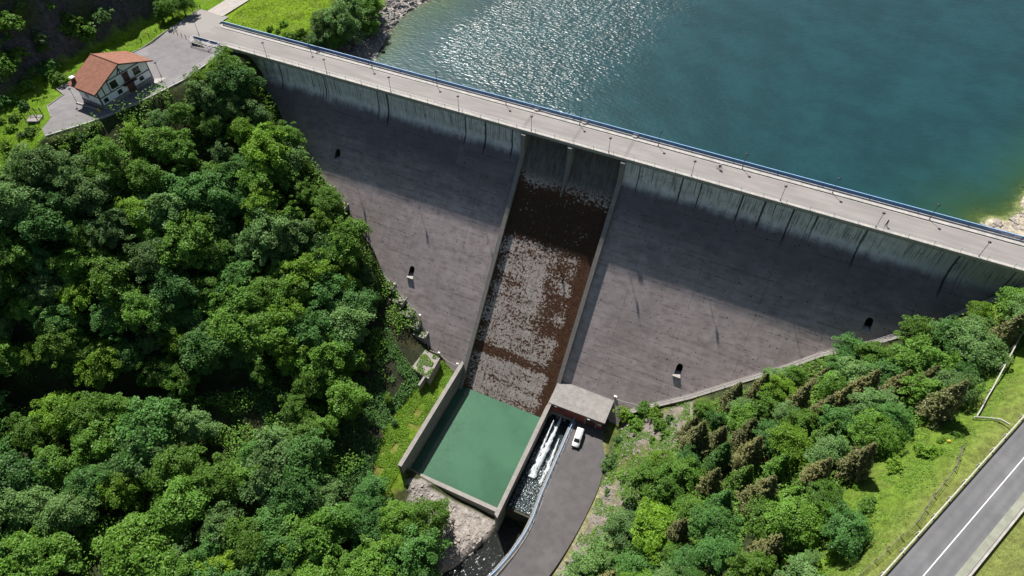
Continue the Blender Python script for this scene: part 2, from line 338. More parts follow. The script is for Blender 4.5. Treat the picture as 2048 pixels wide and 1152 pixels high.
def m_water(name, body, shallow, ruffle, nscale, rough=.06, clear=2.2, sparkle=1.):
    """turbid water: a coloured body that hides the bed with depth, under a rippled mirror"""
    g = NG(name)
    n1 = g.noise(nscale, 1.2, .5, stretch=(.75, 1.5, 1)); n2 = g.noise(nscale*.23, 3, .6)
    n3 = g.noise(.035, 4, .6)
    h = g.math('ADD', n1, g.math('MULTIPLY', n2, .8))
    if ruffle == 'patch':
        x = g.xyz(); wob = g.math('MULTIPLY', g.math('SUBTRACT', g.noise(.06, 4, .65), .5), 26)
        ra = g.ramp(g.math('ADD', x[0], wob), -102, -86); rb = g.ramp(g.math('ADD', g.math('ADD', x[0], g.math('MULTIPLY', x[1], -.12)), wob), -38, -64)
        rc = g.ramp(g.math('ADD', g.math('ADD', x[1], g.math('MULTIPLY', g.math('ADD', x[0], 60.), .28)), g.math('MULTIPLY', wob, .5)), 12, 30)
        k = g.math('MULTIPLY', g.math('MULTIPLY', ra, rb), rc); st = g.math('ADD', .20, g.math('MULTIPLY', k, sparkle))
    else: st = ruffle
    bp = g.bump(h, st, .6)
    dep = g.n('Attribute', attribute_name='depth').outputs['Fac']
    op = g.math('SUBTRACT', 1., g.math('POWER', 2.718, g.math('DIVIDE', dep, -clear)))
    n4 = g.noise(.11, 4, .62); cb = g.mix(g.ramp(g.math('ADD', g.math('MULTIPLY', n3, .5), g.math('MULTIPLY', n4, .5)), .38, .62), tuple(v*.84 for v in body), tuple(v*1.16 for v in body))
    cb = g.mix(g.math('POWER', 2.718, g.math('DIVIDE', dep, -clear*2.2)), cb, shallow)
    df = g.n('BsdfDiffuse'); g.set(df.inputs[0], cb)
    tr = g.n('BsdfTransparent'); g.set(tr.inputs[0], (.75,.85,.62))
    m1 = g.n('MixShader'); g.set(m1.inputs[0], op); g.set(m1.inputs[1], tr.outputs[0]); g.set(m1.inputs[2], df.outputs[0])
    gl = g.n('BsdfGlossy'); gl.inputs['Roughness'].default_value = rough; g.set(gl.inputs['Normal'], bp)
    fr = g.n('Fresnel'); fr.inputs[0].default_value = 1.33; g.set(fr.inputs['Normal'], bp)
    m2 = g.n('MixShader'); g.set(m2.inputs[0], fr.outputs[0]); g.set(m2.inputs[1], m1.outputs[0]); g.set(m2.inputs[2], gl.outputs[0])
    return g.done(m2.outputs[0])
def m_leaf(name, c, var=.25, yel=(.155,.275,.028), trans=.36):
    g = NG(name); at = g.n('Attribute', attribute_name='leaf_tone').outputs['Fac']; oi = g.n('ObjectInfo').outputs['Random']
    cc = g.mix(at, tuple(v*(1-var) for v in c), tuple(v*(1+var) for v in c)); cc = g.mix(g.math('MULTIPLY', oi, .32), cc, yel)
    hs = g.n('HueSaturation'); g.set(hs.inputs['Color'], cc); g.set(hs.inputs['Value'], g.ramp(g.math('FRACT', g.math('MULTIPLY', oi, 7.31)), 0., 1., .78, 1.22))
    df = g.n('BsdfDiffuse'); g.set(df.inputs[0], hs.outputs[0]); tl = g.n('BsdfTranslucent'); g.set(tl.inputs[0], g.mix(.4, hs.outputs[0], yel))
    m1 = g.n('MixShader'); m1.inputs[0].default_value = trans; g.set(m1.inputs[1], df.outputs[0]); g.set(m1.inputs[2], tl.outputs[0])
    gl = g.n('BsdfGlossy'); gl.inputs['Roughness'].default_value = .45
    m2 = g.n('MixShader'); m2.inputs[0].default_value = .015; g.set(m2.inputs[1], m1.outputs[0]); g.set(m2.inputs[2], gl.outputs[0])
    return g.done(m2.outputs[0])
def m_tiles():
    g = NG('clay roof tiles'); tc = g.n('TexCoord').outputs['Object']; x = g.xyz(tc)
    rows = g.math('FRACT', g.math('DIVIDE', x[1], .42)); cols = g.math('SINE', g.math('MULTIPLY', x[0], 2*math.pi/.34))
    n = g.noise(1.1, 5, .7, vec=tc); n2 = g.noise(9, 3, .7, vec=tc)
    c = g.mix(g.ramp(n, .3, .7), (.235,.100,.068), (.335,.155,.105)); c = g.mix(g.ramp(n2, .5, .75, 0, .5), c, (.46,.27,.19))
    c = g.mix(g.math('MULTIPLY', g.math('LESS_THAN', rows, .2), .55), c, (.13,.05,.035)); c = g.mix(g.ramp(g.noise(.35, 4, .6, vec=tc), .58, .7, 0, .4), c, (.2,.12,.09))
    h = g.math('ADD', g.math('MULTIPLY', cols, .5), rows)
    return g.done(g.bsdf(c, .8, g.bump(h, .6, .06), spec=.25))
def m_stone():
    g = NG('rubble stone'); v = g.voro(2.1); c = g.mix(.5, v.outputs['Color'], (.3,.3,.3)); hs = g.n('HueSaturation'); hs.inputs['Saturation'].default_value = .08; hs.inputs['Value'].default_value = .45; g.set(hs.inputs['Color'], c)
    e = g.voro(2.1, feat='DISTANCE_TO_EDGE').outputs['Distance']; c2 = g.mix(g.math('LESS_THAN', e, .05), hs.outputs[0], (.3,.28,.25))
    return g.done(g.bsdf(c2, .9, g.bump(e, .6, .1), spec=.2))
def m_brick():
    g = NG('dark red brick'); x = g.n('TexBrick'); tc = g.xyz(); cx = g.n('CombineXYZ'); g.set(cx.inputs[0], g.math('ADD', tc[0], tc[1])); g.set(cx.inputs[1], tc[2]); g.set(x.inputs['Vector'], cx.outputs[0])
    x.inputs['Scale'].default_value = 1.; x.inputs['Brick Width'].default_value = .5; x.inputs['Row Height'].default_value = .16; x.inputs['Mortar Size'].default_value = .015
    x.inputs['Color1'].default_value = (.26,.05,.04,1); x.inputs['Color2'].default_value = (.33,.075,.06,1); x.inputs['Mortar'].default_value = (.2,.13,.12,1)
    return g.done(g.bsdf(x.outputs['Color'], .85, spec=.2))
def m_foam(name, thr, c=(.86,.9,.93), stretch=(1,1,1), sc_=2.):
    g = NG(name); n = g.noise(sc_, 6, .7, stretch=stretch); al = g.ramp(n, thr, thr+.13)
    df = g.n('BsdfDiffuse'); g.set(df.inputs[0], c); tl = g.n('BsdfTranslucent'); g.set(tl.inputs[0], c); mm = g.n('MixShader'); mm.inputs[0].default_value = .4; g.set(mm.inputs[1], df.outputs[0]); g.set(mm.inputs[2], tl.outputs[0])
    tr = g.n('BsdfTransparent'); m2 = g.n('MixShader'); g.set(m2.inputs[0], al); g.set(m2.inputs[1], tr.outputs[0]); g.set(m2.inputs[2], mm.outputs[0])
    return g.done(m2.outputs[0])
def m_channel():
    """fast choppy water with white crests of foam and painted sun glints"""
    g = NG('choppy channel water'); v = g.voro(2.6, stretch=(1.5, .8, 1)); n = g.noise(2.6, 5, .7, stretch=(1.4, .7, 1)); h = g.math('ADD', v.outputs['Distance'], n)
    foam_glint = g.ramp(g.math('ADD', g.math('MULTIPLY', n, .7), g.math('MULTIPLY', v.outputs['Distance'], .45)), .60, .76)  # white specks: foam together with sun glints put into the colour
    y = g.xyz(); foam_glint = g.math('MULTIPLY', foam_glint, g.ramp(y[1], -47, -52)); bp = g.bump(h, .9, .5)
    c = g.mix(foam_glint, (.035,.055,.06), (.62,.66,.68))
    return g.done(g.bsdf(c, g.ramp(foam_glint, 0, 1, .12, .6), bp, spec=.5))

M = {}
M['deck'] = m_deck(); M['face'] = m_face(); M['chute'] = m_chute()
M['kerb'] = m_concrete('pale kerb concrete', (.46,.44,.41), .6, .1)
M['cap'] = m_concrete('wall concrete', (.30,.28,.26), .4, .25)
M['wallc'] = m_concrete('water stained wall concrete', (.26,.25,.24), .25, .8)
M['roofc'] = m_concrete('pale roof concrete', (.285,.270,.258), .55, 0)
M['darkc'] = m_concrete('damp dark concrete', (.07,.065,.05), .4, .6)
M['asph'] = m_asphalt('grey yard asphalt', (.085,.079,.081), (.108,.100,.103)); M['road'] = m_asphalt('road asphalt', (.130,.130,.137), (.156,.156,.164), True)
def m_plaza():
    m = m_asphalt('plaza asphalt', (.165,.157,.163), (.21,.20,.205)); t = m.node_tree; bs = [n for n in t.nodes if n.type == 'BSDF_PRINCIPLED'][0]; src = bs.inputs['Base Color'].links[0].from_socket
    p = t.nodes.new('ShaderNodeNewGeometry'); sp = t.nodes.new('ShaderNodeSeparateXYZ'); t.links.new(p.outputs['Position'], sp.inputs[0]); mr = t.nodes.new('ShaderNodeMapRange'); mr.inputs[1].default_value = -3.; mr.inputs[2].default_value = 3.; t.links.new(sp.outputs[1], mr.inputs[0])
    mx = t.nodes.new('ShaderNodeMixRGB'); t.links.new(mr.outputs[0], mx.inputs[0]); t.links.new(src, mx.inputs[1]); mx.inputs[2].default_value = (.28,.262,.25,1); t.links.new(mx.outputs[0], bs.inputs['Base Color']); return m
M['plaza'] = m_plaza() if True else m_asphalt('plaza asphalt', (.165,.157,.163), (.21,.20,.205))
M['path'] = m_asphalt('pale track surface', (.34,.31,.29), (.42,.39,.36))
M['terr'] = m_terrain()
M['lake'] = m_water('teal reservoir water', (.010,.046,.053), (.035,.095,.025), 'patch', .92, .29, 1.3, .66)
M['pool'] = m_water('green pool water', (.052,.128,.080), (.06,.13,.06), .05, .9, .10, 1.0)
M['river'] = m_water('dark river water', (.012,.016,.018), (.03,.03,.025), .8, 1.6, .06, .8)
M['chan'] = m_channel(); M['beach'] = m_concrete('pale lake silt', (.36,.35,.32), .75, 0)
M['blue'] = simple('blue rail paint', (.045,.13,.36), .45, 0, .1, 4, .5); M['bluel'] = simple('blue paint with sun glint', (.30,.52,.80), .4, 0, .08, 4, .5)  # second, paler blue for top rails: sun glint put into the colour
M['steel'] = simple('galvanised steel', (.48,.48,.48), .45, .3, .12, 5); M['pole'] = simple('dark lamp paint', (.055,.055,.06), .5, .2, .1, 6); M['lamp'] = simple('black lamp housing', (.025,.025,.028), .5, .1, .1, 6)
M['white'] = simple('white paint', (.80,.80,.79), .5, 0, .05, 2); M['vanp'] = simple('white van paint', (.82,.82,.82), .28, 0, .02, 1, .5, .6, 0); M['black'] = simple('black rubber', (.02,.02,.02), .7); M['glass'] = simple('dark glass', (.02,.025,.03), .08, 0, .05, 1, .6, 0, 0)
M['red'] = m_brick(); M['rust'] = simple('brown door paint', (.10,.045,.035), .6); M['timber'] = simple('dark timber', (.055,.035,.03), .7, 0, .25, 5); M['plaster'] = simple('white plaster', (.86,.88,.90), .85, 0, .06, 1.5)
M['tile'] = m_tiles(); M['stone'] = m_stone(); M['fence'] = simple('weathered wood', (.17,.15,.13), .85, 0, .3, 8); M['bark'] = simple('tree bark', (.09,.07,.055), .9, 0, .35, 6, .2, 0, .5)
M['mark'] = simple('road paint', (.72,.72,.70), .6, 0, .12, 8); M['verge'] = m_concrete('lichened verge concrete', (.30,.31,.25), .5, .1); M['rail'] = simple('guard rail steel', (.62,.60,.54), .4, .3, .15, 3)
M['jet'] = m_foam('white water spray', .38, stretch=(2.2, .35, 2.2)); M['rock'] = m_concrete('grey rock', (.24,.225,.21), .45, .2); M['prock'] = m_concrete('pinkish washed rock', (.36,.32,.29), .55, .2)
M['cloth'] = simple('dark clothing', (.02,.02,.028), .9); M['skin'] = simple('skin', (.45,.27,.19), .6); M['hair'] = simple('dark hair', (.02,.015,.012), .7); M['shirt'] = simple('pale jersey', (.62,.58,.62), .8); M['yel'] = simple('yellow paint', (.6,.45,.05), .6)
LEAF = {'mid': m_leaf('mid green leaves', (.115,.245,.034)), 'dark': m_leaf('dark green leaves', (.082,.205,.048), yel=(.12,.24,.035)), 'yellow': m_leaf('yellow green leaves', (.165,.31,.026)),
        'pale': m_leaf('pale green leaves', (.135,.25,.075), yel=(.16,.27,.06)), 'olive': m_leaf('olive brown needles', (.160,.175,.066), yel=(.21,.18,.06), trans=.25), 'lime': m_leaf('bright lime leaves', (.20,.32,.022))}

# ------------------------------------------------------------------ terrain
WATER = -6.0; POOLZ = -61.0; YARD = -55.5; CHAN = -58.2
road_line = [(7.6, -130, -1.0), (25, -96.5, .2), (36.1, -75.2, .9), (55.2, -38.5, 1.0), (68, -14, .5), (79, 8, 0), (92, 33, -.5)]    # left edge of the valley road
yard_edge = [(-12.6, -41.0), (-9.8, -46.5), (-8.9, -52), (-8.9, -58.5), (-9.9, -68.5), (-12, -79), (-16.5, -92), (-23, -106)]
rail_pts = [(-21.1, -38.6), (-21.0, -50), (-20.9, -61.3), (-20.5, -67.5), (-20.7, -72), (-21.6, -77), (-23.4, -83), (-27, -91), (-33, -100)]
plaza_poly = [(-147.4, -.4), (-147.3, -16.3), (-149.6, -26), (-152.8, -36), (-155.6, -42.0), (-160.8, -50.5), (-164.2, -48.5), (-166.2, -44.0), (-171, -41), (-171.4, -35.4), (-175.5, -34.2), (-172.6, -20), (-170, -9), (-169, 1), (-168.6, 14), (-157.5, 14), (-157.5, 9.5), (-150, 9.5), (-150, -.4)]
def plaza_z(y): return np.interp(y, [-6, 3], [-1.4, 0])
left_c = [(-138.7,0,-1.5),(-134.8,-1.3,-9.3),(-128.6,-4.2,-13.3),(-119.9,-9.2,-20.3),(-111.8,-12.7,-25),(-102.2,-15.8,-29),(-92.6,-21,-36.2),(-83.8,-26.4,-43.2),(-75.2,-29.6,-48),(-67.3,-34.8,-55),(-62.4,-36.9,-56.5)]
right_c = [(-8,-32.6,-52.2),(-5.8,-31.1,-49.8),(4.4,-26.9,-44.3),(12.1,-23.1,-38.9),(21.4,-18.5,-32.6),(28.2,-14.7,-27.4),(37,-11.2,-22.6),(47.3,-6.1,-15.6),(53.5,-2.1,-10),(58.8,0,-4),(66,2,-.9)]
ctrl = left_c+right_c+[(x, y, -1.6) for x, y in plaza_poly[:10]]+[(-170,-9,-1.6),(-169,1,-1),(-168,14,0),(-150,9,-.5),(-146,5,-1.5)]
ctrl += [(-126,-14,-16),(-118,-30,-23),(-130,-42,-20),(-126,-58,-26),(-140,-62,-19),(-160,-82,-22),(-150,-30,-5.5),(-158,-50,-5),(-168,-62,-7),(-185,-72,-6),(-100,-45,-38),(-96,-72,-45),(-112,-78,-44),(-130,-90,-44),(-150,-100,-45),(-170,-108,-45),(-96,-115,-50),(-119,-129,-51),(-90,-95,-52),(-71,-106,-56),(-75,-75,-54),(-60,-78,-59),(-45,-88,-61.5),(-35,-78,-61.5),(-32,-95,-62.5),(-60,-110,-58),(-82,-49,-47),(-72,-50,-51.5),(-64,-42,-55.4),(-64,-60,-55.6),(-68,-70,-55),(-58,-72,-57),(-85,-35,-45),(-110,-150,-56),(-150,-140,-52),(-200,-110,-32),(-230,-80,-10),(-220,-150,-50)]
ctrl += [(-9,-46,-55.6),(-8.2,-58,-55.6),(-9,-70,-55.7),(-11,-80,-56),(-15,-95,-57),(2,-50,-46.5),(4,-62,-43),(3,-75,-42),(0,-90,-44),(14,-45,-33),(15,-58,-29.5),(16,-72,-25),(12,-92,-26),(25,-40,-22),(28,-55,-13),(30,-66,-8.5),(28,-80,-6),(20,-97,-8),(35,-30,-19),(38,-48,-7),(36,-60,-4.2),(45,-25,-14),(46,-40,-3.0),(43,-52,-1.6),(52,-30,-3),(58,-14,-3),(64,-6,-1.5)]
ctrl += [(x+.887*k, y-.461*k, z+dz) for x, y, z in road_line for k, dz in ((3, 0), (9, .5), (16, 6), (30, 16))]
ctrl += [(-60,-10,-45),(-40,-20,-68),(-20,-15,-48),(-40,-50,-64),(-100,-4,-30),(-75,-8,-42),(10,-6,-40),(30,-2,-28),(50,4,-16),(-120,4,-18)]
shore = [(-112.5,19,-6),(-114.1,28.1,-6),(-117.9,43.1,-6),(-115.6,55,-6),(-113,64,-6),(-118,85,-6),(-126,120,-6),(-110,180,-6),(53.3,20,-6),(60.9,21.7,-6),(61.2,33,-6),(70,60,-6),(82,100,-6),(110,170,-6),(110,250,-6),(-90,250,-6)]
ctrl += shore+[(-108,22,-9),(-109,35,-9),(-110,45,-9),(-107,56,-8.6),(-100,30,-15),(-60,14,-22),(-60,50,-28),(0,14,-25),(0,60,-34),(46,30,-10),(40,16,-9),(52,40,-12),(50,80,-25),(0,150,-35),(-60,120,-30),(0,260,-20)]
ctrl += [(-120,14,-3),(-121,24,-2.5),(-126,40,-1.5),(-124,58,-2),(-128,12,.2),(-135,22,.8),(-145,15,.5),(-150,30,1),(-135,45,1),(-155,60,1.5),(-160,30,.6),(-140,85,2),(-160,110,4),(66,12,-2.5),(68,24,-3),(72,36,-2.5),(90,50,2),(110,100,8),(150,60,20),(150,150,20),(130,-20,35),(100,-60,30),(120,-120,40),(-180,20,0),(-185,-30,0),(-180,-50,-2),(-120,260,20),(130,300,20),(0,330,6)]
cp = np.array(ctrl, float)
def rbf_fit(p):
    n = len(p); d = np.hypot(p[:,None,0]-p[None,:,0], p[:,None,1]-p[None,:,1]); A = np.zeros((n+3, n+3))
    A[:n,:n] = d - .15*np.eye(n); A[:n,n] = 1; A[:n,n+1:n+3] = p[:,:2]/100; A[n:,:n] = A[:n,n:].T
    return np.linalg.lstsq(A, np.r_[p[:,2], 0, 0, 0], rcond=None)[0]
wts = rbf_fit(cp)
foot_y = np.array([-140,-95,-70,-50,-43,-32,-20,-2,16,40,80,140]); foot_x = np.array([-238,-210,-191,-180.5,-181.5,-182,-181,-178.5,-176.5,-175,-172,-163])
def terrain(x, y, detail=True):
    x = np.asarray(x, float); y = np.asarray(y, float); sh = x.shape; x = x.ravel(); y = y.ravel(); z = np.zeros(x.size)
    for i in range(0, x.size, 20000):
        s_ = slice(i, i+20000); d = np.hypot(x[s_,None]-cp[None,:,0], y[s_,None]-cp[None,:,1])
        z[s_] = d @ wts[:-3] + wts[-3] + (x[s_]*wts[-2]+y[s_]*wts[-1])/100
    far = np.clip((np.hypot(x+40, y)-230)/250, 0, 1)
    if detail: z += (vnoise(x, y, 7, 3)-.5)*1.2+(vnoise(x, y, 2.6, 4)-.5)*.7
    # shaded rock cutting behind the house
    d = np.interp(y, foot_y, foot_x)-x; up = np.clip(d, 0, None)
    cl = np.minimum(up*1.85, 52+up*.25)*(1+.0*d); rough = (vnoise(x, y, 5, 8)-.5)*5.5+(vnoise(x, y, 2.2, 9)-.5)*3.2
    z = np.where(d > 0, np.maximum(z, -2)*np.clip(1-d/30, 0, 1)+cl+rough*np.clip(d/5, 0, 1), z)
    # graded surfaces
    def blend(z, mask_d, target, w0, w1):
        t = np.clip((mask_d-w0)/(w1-w0), 0, 1); t = t*t*(3-2*t); return target*(1-t)+z*t
    rr = [tuple(p) for p in offset_line(road_line, 3.6)]; dd, zz = polydist(x, y, rr); z = blend(z, dd, zz-.35, 5.0, 8.5)
    yr = [(-16, -38, YARD), (-15.2, -55, YARD), (-15.2, -66, YARD), (-15.6, -80, YARD-.4), (-20, -94, YARD-.8)]; dd, zz = polydist(x, y, yr); z = np.where(x > -21.5, blend(z, dd, zz-.35, 6.0, 8.2), z)
    pp = [(-153, 0, 0), (-160, -8, 0), (-163, -20, 0), (-164, -38, 0), (-161, -44, 0)]
    ip = inpoly(x, y, plaza_poly); bd, _ = polydist(x, y, [(a, b_, 0) for a, b_ in plaza_poly]+[plaza_poly[0]+(0,)]); z = np.where(ip, plaza_z(y)-.35, np.where(d < 0, blend(z, bd, np.minimum(plaza_z(y)-.1, z+3), .2, 3.5), z))
    pr = [(-162.5, 12, 0), (-161.5, 25, .3), (-159.5, 48, .8), (-157, 90, 2)]; dd, zz = polydist(x, y, pr); z = blend(z, dd, zz-.3, 3.4, 5.5)
    tr = [(-152, -101, -44.6), (-128, -88, -44.2), (-110, -77, -44.8), (-99, -70, -45.2)]; dd, zz = polydist(x, y, tr); z = blend(z, dd, zz-.15, 2.0, 4)
    z = np.where((x > -55.6) & (x < -28.6) & (y > -67.8) & (y < -30), np.minimum(z, -66), z)
    ch = [(-24.2, -38, -61), (-24.2, -66.5, -61), (-24.4, -67.2, -64), (-25.5, -76, -65), (-28, -86, -65.6), (-36, -98, -66), (-48, -110, -66)]; dd, zz = polydist(x, y, ch)
    wch = np.where(y < -69, np.clip(2.6+(-69-y)*.16, 2.6, 5.5), 2.9); z = np.where(dd < wch, np.minimum(z, zz), np.where((dd < wch+2.2) & (x < -24) & (y < -69), np.minimum(z, zz+(dd-wch)*2.2), z))
    dam = (y > -30) & (y < 9.3) & (x > -147) & (x < 66)
    z = np.where((y > .4) & (y < 9.4) & (x > -150) & (x < 78), np.minimum(z, -1.3), z)
    return z.reshape(sh)
def axis(lo, hi, step, far): 
    a = np.arange(lo, hi+.01, step); k = np.cumsum(step*1.35**np.arange(1, 18)); k = k[k < far]; return np.r_[lo-k[::-1], a, hi+k]
gx = axis(-208, 84, 1.05, 500); gy = axis(-150, 100, 1.05, 500); GX, GY = np.meshgrid(gx, gy); GZ = terrain(GX, GY)
def grid_mesh(name, GX, GY, GZ):
    ny, nx = GX.shape; v = np.c_[GX.ravel(), GY.ravel(), GZ.ravel()]; i = np.arange(ny*nx).reshape(ny, nx)
    f = np.c_[i[:-1,:-1].ravel(), i[:-1,1:].ravel(), i[1:,1:].ravel(), i[1:,:-1].ravel()]
    me = bpy.data.meshes.new(name); me.vertices.add(len(v)); me.vertices.foreach_set('co', v.ravel()); me.loops.add(f.size); me.loops.foreach_set('vertex_index', f.ravel())
    me.polygons.add(len(f)); me.polygons.foreach_set('loop_start', np.arange(len(f))*4); me.update(); me.validate(); me.polygons.foreach_set('use_smooth', np.ones(len(f), bool)); return me
me = grid_mesh('ground', GX, GY, GZ)
# ground cover per vertex: what grows or lies there, and some painted tree shade
x, y, z = GX.ravel(), GY.ravel(), GZ.ravel()
cov = np.tile(np.array([.040,.052,.020]), (x.size, 1)); rk = np.zeros(x.size)
def paint(mask, c, r=0.):
    m = np.clip(mask, 0, 1)[:,None]; global cov, rk
    cov = cov*(1-m)+np.array(c)*m; rk = rk*(1-m[:,0])+r*m[:,0]
def soft(poly, wob=1.5):
    xx = x+(vnoise(x, y, 3.1, 21)-.5)*wob*2; yy = y+(vnoise(x, y, 3.1, 22)-.5)*wob*2; return inpoly(xx, yy, poly).astype(float)
GRASS = (.115,.215,.012); DRY = (.19,.215,.06)
dcl = np.interp(y, foot_y, foot_x)-x
paint(((dcl < .5) & (x < -112) & (y > -62) & (z > -7.5) & ((y > 1) | (x < -147.9+.265*y))).astype(float), GRASS)
paint(((x < -128) & (x > -160) & (y > 10)).astype(float), (.155,.25,.012))
paint(np.clip(dcl, 0, 1.5)/1.5, (.080,.074,.078), 1.)
paint(np.clip(vnoise(x, y, 4, 31)*2.4-1.15, 0, 1)*(dcl > 2), (.05,.075,.02), .4)
paint(((x < -109) & (x > -123) & (y > 10) & (y < 60) & (vnoise(x, y, 3, 5) > .25)).astype(float), (.16,.145,.135), 1.)
paint(((z < -6.05) & (y > 8)).astype(float), (.20,.205,.09), .2)
paint(((x < -107) & (x > -116) & (y > 10) & (y < 34) & (z < -4.6) & (z > -8)).astype(float), (.30,.275,.25), 0)
paint(((x < -107) & (y > 40) & (y < 75) & (z < -3.5) & (z > -6.6)).astype(float), (.46,.41,.38), 1.)
paint(((x > -95) & (x < -62) & (y > -76) & (y < -30) & (z > -57)).astype(float), (.036,.040,.022), .2)  # slope left of the pool coloured darker to stand in for tree shade
LAWN = [tuple(onz(u, v, -55.3)[:2]) for u, v in ((884,716),(925,738),(805,938),(812,965),(772,975),(742,940),(766,875),(798,816),(836,770),(862,752))]
paint(soft(LAWN, 1.0), (.13,.215,.018))
paint((inpoly(x, y, LAWN) & (vnoise(x, y, 3, 6) > .62)).astype(float)*.6, (.26,.22,.07))
paint(soft([(-54,-69.5),(-29,-69.5),(-29,-76),(-32,-86),(-38,-92),(-44,-84),(-50,-76)], 1.), (.33,.295,.27), .8)
paint(soft([(-8.5,-34),(4,-29),(9,-32),(7,-45),(5,-58),(2,-74),(-4,-88),(-14,-96),(-11.5,-80),(-9,-66),(-8.3,-55),(-9.3,-46)], 1.), (.235,.205,.17), .9)
paint(np.clip(vnoise(x, y, 3.4, 41)*3-1.35, 0, 1)*((x > -13) & (x < 12) & (y > -96) & (y < -28)), (.115,.15,.035), .2)
paint(np.clip(1-np.abs(polydist(x, y, [(a, b_, 0) for a, b_ in yard_edge])[0]-.2)/1.6, 0, 1)*.8, (.27,.27,.11), .1)
rd, _ = polydist(x, y, [tuple(p) for p in offset_line(road_line, 3.5)]); fw = polydist(x, y, [(58,-14,0),(50.3,-37.2,0),(42.5,-53,0),(35,-70.5,0),(22,-95,0)])[0]
paint(((rd < 30) & (rd > 3) & (x > 18) & (y < 2) & (z > -8.5)).astype(float), (.115,.185,.024))
paint(np.clip(1-(rd-3)/5.5, 0, 1)*((x > 5)), DRY)
paint(((rd < 40) & (x > 0) & (((x-36.1)*.887-(y+75.2)*.461) > 7)).astype(float), (.17,.20,.055))
paint(((x > 5) & (((x-36.1)*.887-(y+75.2)*.461) > 15)).astype(float), (.18,.175,.165), 1.)
paint(((x > 50) & (x < 140) & (y > 5) & (z > -4.8)).astype(float), (.125,.20,.025))
paint(((x > 48) & (x < 100) & (y > 10) & (z < -4.4) & (z > -6.4)).astype(float), (.44,.39,.30), .7)
paint(((np.hypot(x+40, y) > 260)).astype(float), (.05,.075,.02))
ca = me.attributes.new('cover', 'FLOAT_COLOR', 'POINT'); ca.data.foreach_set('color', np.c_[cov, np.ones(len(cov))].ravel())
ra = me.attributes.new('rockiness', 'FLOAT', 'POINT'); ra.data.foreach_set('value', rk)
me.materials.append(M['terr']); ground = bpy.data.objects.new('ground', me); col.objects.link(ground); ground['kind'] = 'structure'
def tz(x, y): return float(terrain(np.array([x]), np.array([y]))[0])

# water sheets
def water(name, poly, z, m, step=2., bed=None):
    xs = [p[0] for p in poly]; ys = [p[1] for p in poly]; X, Y = np.meshgrid(np.arange(min(xs), max(xs)+step*.99, step), np.arange(min(ys), max(ys)+step*.99, step))
    me = grid_mesh(name, X, Y, np.full(X.shape, z)); dp = np.clip(z-(terrain(X, Y) if bed is None else np.full(X.shape, bed)), 0.02, 60).ravel()
    a = me.attributes.new('depth', 'FLOAT', 'POINT'); a.data.foreach_set('value', dp); me.materials.append(m)
    bm = bmesh.new(); bm.from_mesh(me)
    kill = [f for f in bm.faces if not inpoly(np.array([f.calc_center_median().x]), np.array([f.calc_center_median().y]), poly)[0]]
    bmesh.ops.delete(bm, geom=kill, context='FACES'); bm.to_mesh(me); bm.free()
    o = bpy.data.objects.new(name, me); col.objects.link(o); o['kind'] = 'structure'; return o
water('reservoir_water', [(-140, 9.55), (120, 9.55), (150, 320), (-140, 320)], WATER, M['lake'], 2.)
_b = [onz(u, v, -5.93) for u, v in ((700,122),(712,112),(722,101),(738,95),(750,86),(751,70),(762,62),(767,72),(761,95),(754,112),(748,128),(735,130))]
o = MB().add([tuple(p) for p in _b], [tuple(range(len(_b)))]).build('beach', M['beach']); o['kind'] = 'structure'
water('pool_water', [(-54.9, -67.3), (-28.9, -67.3), (-28.9, -36), (-54.9, -36)], POOLZ, M['pool'], 1., -66)
water('river_water', [(-56, -114), (-20, -114), (-20, -67.2), (-28.2, -67.2), (-31, -76), (-36, -86), (-56, -100)], -63.4, M['river'], 1.)
wv = MB(); nx_, ny_ = 26, 100; r_ = np.random.default_rng(5)
for j in range(ny_+1):
    for i in range(nx_+1):
        X_ = -27.4+i*6.3/nx_; Y_ = -38.2-j*28.2/ny_; amp = np.interp(Y_, [-67, -50, -40], [.30, .30, .06]); wv.v.append((X_, Y_, CHAN+float(r_.normal())*amp*.5))
wv.f = [(j*(nx_+1)+i, j*(nx_+1)+i+1, (j+1)*(nx_+1)+i+1, (j+1)*(nx_+1)+i) for j in range(ny_) for i in range(nx_)]
o = wv.build('channel_water', M['chan'], smooth=True); o['kind'] = 'structure'

# ------------------------------------------------------------------ the dam
dam = empty('concrete_dam', (-40, 4, 0), 0, 'long grey concrete gravity dam between the reservoir and the wooded valley', 'dam')
def P_(o): o.parent = dam; o.matrix_parent_inverse = dam.matrix_world.inverted(); o.location = o.location; return o
bpy.context.view_layer.update()
def damp(mb, name, m, **k):
    o = mb.build(name, m, None, **k); o.parent = dam; o.matrix_parent_inverse = Matrix.Translation((40, -4, 0)); return o
zs = [-.75, -2.5, -4, -5]+[-5-.25*i for i in range(1, 13)]+[-8-1*i for i in range(1, 61)]
XL0, XL1, XR0, XR1 = -54.3, -53.2, -28.5, -27.4        # side walls of the spillway, outer and inner faces at the top
def wx(x, z): return x-.9*(-z/62)*(1 if x < -40 else .25)
def sheet(x0, x1, off, zlist, nxs=2, fx=None):
    m = MB(); n = nxs
    for z in zlist:
        for i in range(n):
            a = x0+(x1-x0)*i/(n-1); m.v.append((wx(a, z) if fx else a, yface(z)+off, z))
    m.f = [(j*n+i, j*n+i+1, (j+1)*n+i+1, (j+1)*n+i) for j in range(len(zlist)-1) for i in range(n-1)]; return m
NICHES = [(-107.3, -20.2), (-77.2, -40.6), (-.2, -40.9), (35.3, -20.4)]   # arched gallery openings: x of the axis, z of the floor
